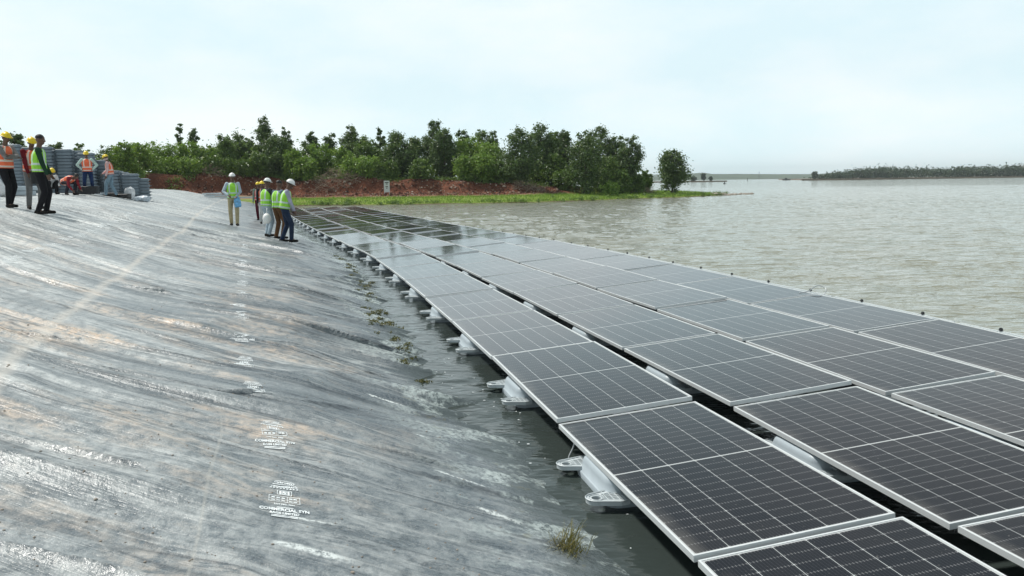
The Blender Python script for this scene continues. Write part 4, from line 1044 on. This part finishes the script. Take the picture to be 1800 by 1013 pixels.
# ------------------------------------------------------------------ weeds caught along the waterline
rs = np.random.default_rng(50); cs = []; rd = []
for k in range(90):
    s_ = rs.choice([rs.uniform(4.6, 9.5), rs.uniform(10, 20)]); u_ = rs.normal(.12, .10); xx, yy = bank(s_, u_); zz = max(float(bank_h(np.array([s_]), np.array([u_]))[0]), 0)
    cs.append((float(xx), float(yy), zz+.01)); rd.append((rs.uniform(.03, .10), rs.uniform(.03, .10), .018))
V, Fq, C = leaf_cloud(cs, rd, 3200, .014, rs)
tag(link('water_weed', np_mesh('water_weed', V, Fq, colr=C), None, M['leaf_dry']), 'straggly weed washed up along the edge of the liner', 'weed', kind='stuff')
def tree(name, label, cat, x, y, H, hw, mat, seed, nl=2600, leaf=.17, base=.12, group=None, shape='full', z=None):
    rs = np.random.default_rng(seed); rr = random.Random(seed)
    z = gz(x, y)-.1 if z is None else z
    root = thing(name, label, cat, (x, y, z), 0, group)
    tk = MB(); lean = rr.uniform(-.05, .05)*H
    top = Vector((lean, rr.uniform(-.2, .2), H*.86))
    mid = Vector((lean*.3+rr.uniform(-.1, .1), 0, H*.45))
    r0 = .035*H/2+.05
    tk.tube([(0, 0, -.3), (0.0, 0, H*.15), mid, top], [r0, r0*.85, r0*.6, r0*.15], 8)
    cs, rd = [], []
    nb = int(12+H*2.2) if shape != 'sparse' else 9
    nb_ = nb
    for i in range(nb):
        t = base+(1-base)*((i+.5)/nb)**.9
        if shape == 'sparse': wd = hw*(.35+.5*rr.random())
        elif shape == 'round': wd = hw*math.sqrt(max(0, 1-((t-base)/(1-base)*2-1)**2))*.95+.1*hw
        elif shape == 'cone': wd = hw*(1.05-.75*t)
        else: wd = hw*(.62+.45*math.sin(math.pi*min(1, (t-base)/(1-base)*.95+.05)))*(1-.30*max(0, t-.75)/.25)
        a = i*2.4+rr.uniform(-.5, .5); r_ = wd*rr.uniform(.25, .75)
        st_ = Vector((0, 0, -.3)).lerp(mid, min(1, t*1.5)) if t < .5 else mid.lerp(top, (t-.5)*2)
        c = Vector((st_.x+r_*math.cos(a), r_*math.sin(a)*.9, t*H*.95+rr.uniform(-.15, .15)))
        br = wd*rr.uniform(.30, .56) if shape != 'sparse' else hw*rr.uniform(.28, .42)
        cs.append(tuple(c)); rd.append((br, br, br*rr.uniform(.6, 1.1)))
        tk.tube([st_-Vector((0, 0, .25)), st_.lerp(c, .6)+Vector((0, 0, .05)), c], [r0*.38*(1.1-t), r0*.25*(1.1-t), .012], 5)
    V, Fq, C = leaf_cloud(cs, rd, nl, leaf, rs)
    tk.build('trunk', M['trunk'], root, True)
    link('crown', np_mesh('crown', V, Fq, colr=C), root, M[mat])
    return root
def hor(px): return 506.5-1400*math.tan(PIT)+ROL*(px-900)
def at(px, top, D, x_off=0):
    x = (px-900)/1400*D; return x, D, CAM_Z+(hor(px)-top)/1400*D
# (px, top y, half width px, distance, kind, label)
TREES = [
 (2, 211, 24, 62, 'leaf_dark', 'full', 'dark leafy tree cut by the left edge of the photo'),
 (42, 230, 22, 64, 'leaf_dark', 'full', 'dark tree standing behind the tallest float stacks'),
 (115, 250, 15, 70, 'leaf_dark', 'sparse', 'thin open tree behind the worker with hands on hips'),
 (148, 249, 14, 72, 'leaf_mid', 'full', 'small mid green tree right of the thin open tree'),
 (326, 217, 9, 97, 'leaf_dark', 'sparse', 'spindly tree poking above the pale bushes, taller stem'),
 (350, 228, 11, 98, 'leaf_dark', 'sparse', 'spindly tree just right of the tallest spindly stem'),
 (405, 240, 22, 96, 'leaf_mid', 'full', 'dark rounded tree left of the walking man'),
 (432, 236, 20, 99, 'leaf_dark', 'full', 'broad dark tree behind the walking man'),
 (453, 240, 14, 101, 'leaf_dark', 'full', 'small dark tree left of the tallest crown'),
 (479, 206, 17, 98, 'leaf_dark', 'full', 'tallest dark tree of the left half, above the three vests'),
 (492, 238, 28, 95, 'leaf_dark', 'full', 'wide dark tree below the tallest crown'),
 (510, 224, 14, 99, 'leaf_dark', 'full', 'dark narrow tree right of the tallest crown'),
 (556, 230, 14, 100, 'leaf_dark', 'full', 'dark tree with a pointed top over bright saplings'),
 (589, 236, 16, 101, 'leaf_dark', 'sparse', 'open dark tree between two pointed trees'),
 (628, 221, 20, 99, 'leaf_dark', 'full', 'dark tall tree left of the white notice board'),
 (650, 240, 22, 97, 'leaf_mid', 'full', 'mid green tree left of the notice board'),
 (673, 224, 12, 101, 'leaf_dark', 'full', 'narrow dark tree above the notice board'),
 (708, 232, 28, 94, 'leaf_dark', 'full', 'broad grey green tree right of the notice board'),
 (734, 240, 22, 96, 'leaf_dark', 'full', 'dark tree filling the gap beside the broad grey green one'),
 (764, 211, 20, 100, 'leaf_dark', 'full', 'tallest tree of the middle of the wood'),
 (785, 225, 24, 95, 'leaf_dark', 'full', 'very dark tree left of the bright yellow green saplings'),
 (820, 225, 16, 101, 'leaf_dark', 'full', 'dark top rising behind the bright saplings'),
 (853, 227, 20, 102, 'leaf_mid', 'full', 'mid green top behind the bright saplings'),
 (876, 227, 10, 103, 'leaf_dark', 'full', 'slim dark tree right of the bright saplings'),
 (917, 226, 30, 92, 'leaf_dark', 'full', 'wide dark tree standing low at the edge of the red bank'),
 (950, 217, 27, 98, 'leaf_dark', 'full', 'tall dark tree right of the wide one at the bank edge'),
 (976, 228, 17, 101, 'leaf_mid', 'full', 'mid green tree between the tall dark trees'),
 (998, 224, 19, 101, 'leaf_dark', 'full', 'dark tree in the right third of the wood'),
 (1028, 228, 30, 92, 'leaf_dark', 'full', 'large dark tree reaching down to the grass'),
 (1056, 221, 27, 99, 'leaf_dark', 'full', 'dark tree with the highest top in the right third'),
 (1084, 236, 20, 98, 'leaf_dark', 'full', 'dark tree second from the right end of the wood'),
 (1109, 240, 24, 96, 'leaf_dark', 'full', 'last big tree at the right end of the wood'),
 (1137, 300, 10, 98, 'leaf_mid', 'round', 'tiny tree at the right foot of the wood'),
 (1182, 261, 27, 99, 'leaf_dark', 'round', 'lone round tree on the grassy tip of the shore'),
]
for i, (px, top, hwp, D, kind, shp, lab) in enumerate(TREES):
    x, y, zt = at(px, top, D); g = gz(x, y)-.1
    H = max(zt-g, 1.0); hw = hwp/1400*D*1.16
    nl = int(min(7500, 400+H*hw*600)); nl = int(nl*.35) if shp == 'sparse' else nl
    tree('tree', lab, 'tree', x, y, H, hw, kind, 100+i, nl=nl, leaf=.125, base=.55 if shp == 'sparse' else .06, group='trees of the lakeside wood' if px != 1182 else None, shape=shp, z=g)
BUSH = [(196, 252, 24, 80, 'leaf_mid', 'pale fuzzy bush behind the low float stacks'), (225, 250, 24, 84, 'leaf_pale', 'pale bush above the rightmost low stacks'), (255, 252, 24, 88, 'leaf_pale', 'bright bush at the left end of the red bank'),
 (282, 248, 24, 92, 'leaf_pale', 'feathery green bush left of the spindly trees'), (312, 252, 24, 93, 'leaf_pale', 'feathery bush under the spindly trees'), (345, 250, 26, 93, 'leaf_pale', 'rounded bush right below the second spindly tree'), (378, 256, 22, 93, 'leaf_pale', 'yellow green bush left of the dark rounded tree'),
 (300, 278, 30, 90.5, 'leaf_pale', 'low light green bush on the rim of the red bank'), (345, 282, 26, 90, 'leaf_pale', 'second low light bush on the rim of the red bank'), (240, 280, 26, 84, 'leaf_pale', 'low bush at the end of the float stacks'),
 (168, 262, 18, 78, 'leaf_pale', 'pale sapling between the two standing workers'), (400, 278, 24, 92, 'leaf_mid', 'low bush left of the white hard hat of the walking man'), (440, 282, 22, 93, 'leaf_mid', 'low bush behind the small figure in red'),
 (462, 268, 20, 93, 'leaf_mid', 'green bush above the leftmost white hard hat of the three'), (525, 262, 24, 93.5, 'leaf_pale', 'bright leafy sapling right of the wide dark tree'), (545, 275, 22, 92.5, 'leaf_pale', 'green sapling above the brushwood'),
 (575, 254, 24, 96, 'leaf_pale', 'bright sapling between pointed dark trees'), (608, 256, 22, 95, 'leaf_pale', 'fresh green sapling left of the tall dark tree'), (622, 280, 24, 92, 'leaf_pale', 'low sapling over the brushwood, right part'), (652, 275, 26, 91.5, 'leaf_pale', 'bright low sapling left of the notice board'),
 (690, 282, 22, 92, 'leaf_mid', 'dull green bush just above the notice board'), (745, 280, 24, 91, 'leaf_mid', 'bush on the bank rim under the tallest middle tree'), (828, 240, 26, 97, 'leaf_pale', 'upper left of the bright yellow green saplings'), (862, 246, 28, 96, 'leaf_pale', 'upper right of the bright yellow green saplings'),
 (818, 275, 26, 92, 'leaf_pale', 'lower left of the bright yellow green saplings'), (850, 272, 30, 92, 'leaf_pale', 'lower right of the bright yellow green saplings'), (882, 284, 22, 92.5, 'leaf_mid', 'green bush left of the wide tree at the bank edge'), (975, 268, 24, 96, 'leaf_mid', 'green bush between the wide and large dark trees'),
 (990, 300, 22, 94, 'leaf_mid', 'low bush at the right end of the red bank'), (1065, 272, 26, 94.5, 'leaf_mid', 'green bush right of the large dark tree'), (1090, 300, 24, 94, 'leaf_mid', 'low bush under the last big trees'), (1120, 306, 20, 96, 'leaf_mid', 'low scrub at the right foot of the wood'),
 (1075, 318, 16, 90, 'leaf_pale', 'small pale shrub on the grass right of the large dark tree'), (60, 262, 22, 66, 'leaf_mid', 'bush behind the tall float stacks'), (100, 268, 22, 70, 'leaf_mid', 'bush behind the worker crouching in white'), (135, 268, 22, 74, 'leaf_mid', 'bush behind the worker with hands on hips')]
for i, (px, top, hwp, D, kind, lab) in enumerate(BUSH):
    x, y, zt = at(px, top, D); g = gz(x, y)-.1; H = max(zt-g, .8); hw = hwp/1400*D
    tree('bush', lab, 'bush', x, y, H, hw, kind, 300+i, nl=int(min(4500, 600+H*hw*450)), leaf=.09 if 'feathery' in lab or 'fuzzy' in lab else .13, base=.02, group='bushes along the bank', shape='round', z=g)
# continuous undergrowth filling behind the front trees
rs = np.random.default_rng(77); cs = []; rd = []
for k in range(420):
    px = rs.uniform(150, 1120); D = rs.uniform(95, 112) if px > 380 else rs.uniform(90, 108); x = (px-900)/1400*D
    g = gz(x, D); top = rs.uniform(1.2, 4.4 if px > 400 else 3.2)
    cs.append((x, D, g+top*.55)); rd.append((1.3, 1.2, top*.55))
V, Fq, C = leaf_cloud(cs, rd, 30000, .19, rs)
tag(link('undergrowth', np_mesh('undergrowth', V, Fq, colr=C), None, M['leaf_mid']), 'dense green undergrowth filling the wood between the trees', 'undergrowth', kind='stuff')
# scrub carpet on the rim and hanging roots/brushwood
cs = []; rd = []
for k in range(240):
    px = rs.uniform(255, 985); i = rs.random(); x = (px-900)/1400*92
    D = float(np.interp(x, [-60, -47, -39, -30, -20, -13, -6, 0, 4, 9], [58, 73, 86, 92.5, 91.5, 89.5, 90, 91, 93, 97]))+rs.uniform(.6, 2.6)
    x = (px-900)/1400*D; cs.append((x, D, gz(x, D)+.1)); rd.append((.7, .5, .35))
V, Fq, C = leaf_cloud(cs, rd, 9000, .10, rs)
tag(link('rim_scrub', np_mesh('rim_scrub', V, Fq, colr=C), None, M['leaf_mid']), 'low weeds along the rim of the red bank', 'weeds', kind='stuff')
def brush(px0, px1, D, hgt, n, seed, label):
    r = random.Random(seed); b = MB(); x0 = (px0-900)/1400*D; x1 = (px1-900)/1400*D
    for k in range(n):
        x = r.uniform(x0, x1); y = D+r.uniform(-.6, .9); e = 1-((x-x0)/(x1-x0)*2-1)**2; z = gz(x, y)+r.uniform(0, hgt*(.3+.7*e))
        d = Vector((r.uniform(-1, 1), r.uniform(-.4, .4), r.uniform(-.2, .6))).normalized()*r.uniform(.4, 1.1)
        b.tube([Vector((x, y, z)), Vector((x, y, z))+d*.5+Vector((0, 0, r.uniform(-.05, .1))), Vector((x, y, z))+d], [.022, .016, .006], 4)
    tag(b.build('brushwood_pile', simple('dead twigs', (.26, .20, .15), .9, 0, .4, 4)), label, 'brushwood')
brush(560, 640, 90.8, 1.2, 300, 4, 'grey brown pile of cut branches on the bank under the saplings')
brush(355, 400, 90.5, .8, 110, 5, 'dry brown twigs on the rim left of the walking man')
brush(905, 960, 90.6, .6, 150, 6, 'fallen branches below the wide dark tree')
brush(1105, 1150, 96, .4, 120, 8, 'brown dry scrub between the wood and the lone tree')
# loose clods on the cut face
def clod_mat():
    mt, t, b = new_mat('clods'); P = node(t, 'ShaderNodeNewGeometry'); rn = P.outputs['Random Per Island']
    c = mixc(t, ramp(t, rn, .55, .75), (.12, .045, .028), (.30, .19, .13)); c = mixc(t, ramp(t, rn, .90, .93), c, (.46, .40, .34)); c = mixc(t, ramp(t, rn, .25, .05), c, (.05, .025, .018))
    t.links.new(c, b.inputs['Base Color']); b.inputs['Roughness'].default_value = .95; return mt
r = random.Random(9); b = MB()
for k in range(3600):
    px = r.uniform(262, 985); 
    x = (px-900)/1400*90; Dl = float(np.interp(x, [-60, -47, -39, -30, -20, -13, -6, 0, 4, 9], [58, 73, 86, 92.5, 91.5, 89.5, 90, 91, 93, 97])); y = Dl-r.uniform(-.8, 3.4); x = (px-900)/1400*y
    q = r.uniform(.03, .09)*(1 if r.random() < .9 else 1.9); b.box((x, y, gz(x, y)+q*.3), (q*2.2, q*1.6, q*1.2), Matrix.Rotation(r.uniform(0, 3), 3, 'Z') @ Matrix.Rotation(r.uniform(-.5, .5), 3, 'X'), .7)
tag(b.build('rubble', clod_mat()), 'red and tan clods scattered down the cut bank', 'rubble', kind='stuff')
# grass blades on the strip
n = 26000; gxs = rs.uniform(-24, 28, n*2); gys = rs.uniform(74, 108, n*2)
_h, tf, _r, _m = land_h(gxs, gys, True); keep = (tf > .45) & (rs.random(len(tf)) < tf); gxs, gys, gh = gxs[keep][:n], gys[keep][:n], _h[keep][:n]
n = len(gxs); L_ = rs.uniform(.08, .24, n)*np.where(rs.random(n) < .04, 2.0, 1); a = rs.uniform(0, 6.28, n); w = .030
V = np.stack([np.stack([gxs-w*np.cos(a), gys-w*np.sin(a), gh], 1), np.stack([gxs+w*np.cos(a), gys+w*np.sin(a), gh], 1), np.stack([gxs+.35*L_*np.cos(a+1), gys+.35*L_*np.sin(a+1), gh+L_], 1)], 1).reshape(-1, 3)
C = np.repeat(np.stack([rs.random(n), rs.random(n)*.3, np.zeros(n), np.ones(n)], 1), 3, axis=0)
tag(link('grass', np_mesh('grass', V, np.arange(3*n).reshape(-1, 3), colr=C), None, M['leaf_grass']), 'short bright grass on the lakeside strip', 'grass', kind='stuff')
cs = []; rd = []
for k in range(150):
    t_ = rs.random(); pts = SHORE[-20:]; seg = rs.integers(0, 12); 
    x0_, y0_ = SHORE[len(wlpts)+2+seg % 11]; x1_, y1_ = SHORE[len(wlpts)+3+seg % 11]; x = x0_+(x1_-x0_)*t_; y = y0_+(y1_-y0_)*t_+abs(rs.normal(.8, 1.8)); q = rs.uniform(.10, .30)
    cs.append((x, y, max(gz(x, y), 0)+q*.6)); rd.append((q*1.6, q*1.3, q))
V, Fq, C = leaf_cloud(cs, rd, 7000, .06, rs)
tag(link('shore_weeds', np_mesh('shore_weeds', V, Fq, colr=C), None, M['leaf_mid']), 'darker clumps of weed scattered on the grassy strip', 'weeds', kind='stuff')
# stones at the tip
tp = random.Random(4)
b = MB()
for k in range(90):
    t = tp.random(); x = 25.5+5.5*t+tp.gauss(0, .4); y = 99+6*t+tp.gauss(0, .6); q = tp.uniform(.08, .28)
    b.ell((x, y, max(gz(x, y), -.05)+q*.2), (q*1.4, q, q*.7), Matrix.Rotation(tp.uniform(0, 3), 3, 'Z'), 7, 5)
tag(b.build('shore_stones', M['rock'], None, False), 'dark stones where the grassy tip meets the water', 'stones', kind='stuff')

# ------------------------------------------------------------------ far shores
def far_land(name, pts, hgt, label):
    V, Fc = [], []
    n = len(pts)
    b = MB(); b.loft([[(x, y, -.5) for x, y in pts], [(x, y, hgt) for x, y in pts]]); o = b.build(name, M['farsoil']); tag(o, label, 'shore', kind='structure')
M['farsoil'] = simple('far soil', (.17, .13, .09), .95, 0, .4, .05, coord='Object')
far_land('far_shore', [(205, 566), (262, 560), (330, 575), (420, 590), (900, 640), (900, 1000), (300, 900), (240, 640)], 1.0, 'low dark far shore on the right')
far_land('distant_shore', [(128, 560), (150, 556), (152, 640), (60, 640), (60, 575)], .8, 'low spit of land behind the lone tree')
cs = []; rd = []; rs = np.random.default_rng(21)
for k in range(820):
    t = rs.random(); x = 228+t*450; y = 572+t*50+rs.uniform(0, 45)
    px = 900+1400*x/y; env = np.interp(px, [1430, 1455, 1490, 1550, 1600, 1650, 1800, 1900], [3, 4, 7.5, 9, 8.5, 7.5, 8.5, 8])
    hgt = env*rs.uniform(.6, 1.03); cs.append((x, y, 1+hgt*.5)); rd.append((rs.uniform(3.5, 6), 4, hgt*.5))
V, Fq, C = leaf_cloud(cs, rd, 70000, .75, rs)
tag(link('far_wood', np_mesh('far_wood', V, Fq, colr=C), None, M['far_leaf']), 'dark line of woodland on the far shore', 'wood', kind='stuff')
for px, top, hwp, D, lab in [(1430, 302, 5, 575, 'small round tree at the left end of the far wood'), (1236, 305, 4, 575, 'tree on the spit beyond the lone round tree'), (1219, 312, 5, 570, 'low tree left end of the distant spit'), (1249, 312, 3, 572, 'tiny tree at the right end of the distant spit')]:
    x, y, zt = at(px, top, D); tree('far_tree', lab, 'tree', x, y, max(zt-.8, 3), hwp/1400*D*1.2, 'far_leaf', 700+px, nl=500, leaf=.6, base=.12, shape='round', z=.8)
# bare dead tree at the right edge
x, y, zt = at(1789, 287, 590); dt = thing('dead_tree', 'bare dead tree above the far wood near the right edge', 'tree', (x, y, .8)); b = MB(); h = zt-.8
for pts, r0 in (([(0, 0, 0), (0, 0, h*.5), (-.6, 0, h*.72), (-2.3, 0, h)], .35), ([(0, 0, h*.45), (1.2, 0, h*.7), (2.6, 0, h*.82)], .28), ([(1.2, 0, h*.7), (1.6, 0, h*.95)], .2), ([(-.6, 0, h*.72), (.3, 0, h*.9)], .2)):
    b.tube(pts, [r0*(1-.25*i) for i in range(len(pts))], 6)
b.build('trunk', M['farsoil'], dt)
# poles and a marker far out
for px, hpx, D, lab in [(1333, 14, 1300, 'thin mast far out near the misty hills'), (1313, 5, 700, 'short dark post far out on the lake')]:
    x, y, _ = at(px, 300, D); b = MB(); b.cone((x, y, -1), (x, y, hpx/1400*D), .35, .2, 6); tag(b.build('pole', M['black']), lab, 'pole')
x, y, _ = at(1273, 310, 330); b = MB(); b.cone((x, y, -.2), (x, y, .9), .25, .12, 8); b.ell((x, y, .15), (.5, .5, .35)); tag(b.build('marker_buoy', M['black']), 'small dark buoy on the lake right of the grassy tip', 'buoy')
x, y, _ = at(1381, 312, 700); b = MB(); b.loft([[(x+p*3.5, y+q, z) for p, q in ((-1, 0), (-.7, -1), (.7, -1), (1, 0), (.7, 1), (-.7, 1))] for z in (0, 1.0)]); b.box((x-.5, y, 1.4), (2, 1, 1)); tag(b.build('boat', M['black']), 'tiny dark boat far out under the misty hills', 'boat')
# hills in the mist
def hills(x0, x1, y, hf, label):
    n = 160; xs = np.linspace(x0, x1, n); rows = []
    for dy, f in ((0, 0), (120, .55), (260, 1.0), (520, .85), (900, .0)):
        hgt = np.array([hf(t) for t in np.linspace(0, 1, n)])*f; rows.append(np.stack([xs, np.full(n, y+dy), hgt+ (0 if f else -1)], 1))
    V = np.concatenate(rows); tag(link('hills', np_mesh('hills', V, grid_faces(5, n)[:, ::-1]), None, M['hill'], True), label, 'hills', kind='structure')
M['hill'] = simple('wooded hill', (.045, .070, .030), .95, 0, .5, .02, coord='Object')
hills(300, 1250, 1900, lambda t: 13+14*vn(np.array([t*9.]), np.array([.3]))[0]+5*vn(np.array([t*31.]), np.array([2.]))[0], 'low misty hills across the lake')
hills(-200, 3200, 3000, lambda t: 24+26*vn(np.array([t*7.]), np.array([9.3]))[0], 'fainter hills on the horizon')

# ------------------------------------------------------------------ haze
b = MB(); b.box((700, 2000, 29), (5600, 4300, 62)); hz_ = b.build('haze', None)
mt = bpy.data.materials.new('haze'); mt.use_nodes = True; t = mt.node_tree; t.nodes.clear()
pv_ = node(t, 'ShaderNodeVolumePrincipled', {'Color': (.88, .98, 1.0, 1), 'Density': .00020, 'Anisotropy': .1}); ou = t.nodes.new('ShaderNodeOutputMaterial'); t.links.new(pv_.outputs[0], ou.inputs['Volume'])
hz_.data.materials.clear(); hz_.data.materials.append(mt); tag(hz_, 'pale humid haze over the lake', 'haze', kind='stuff')
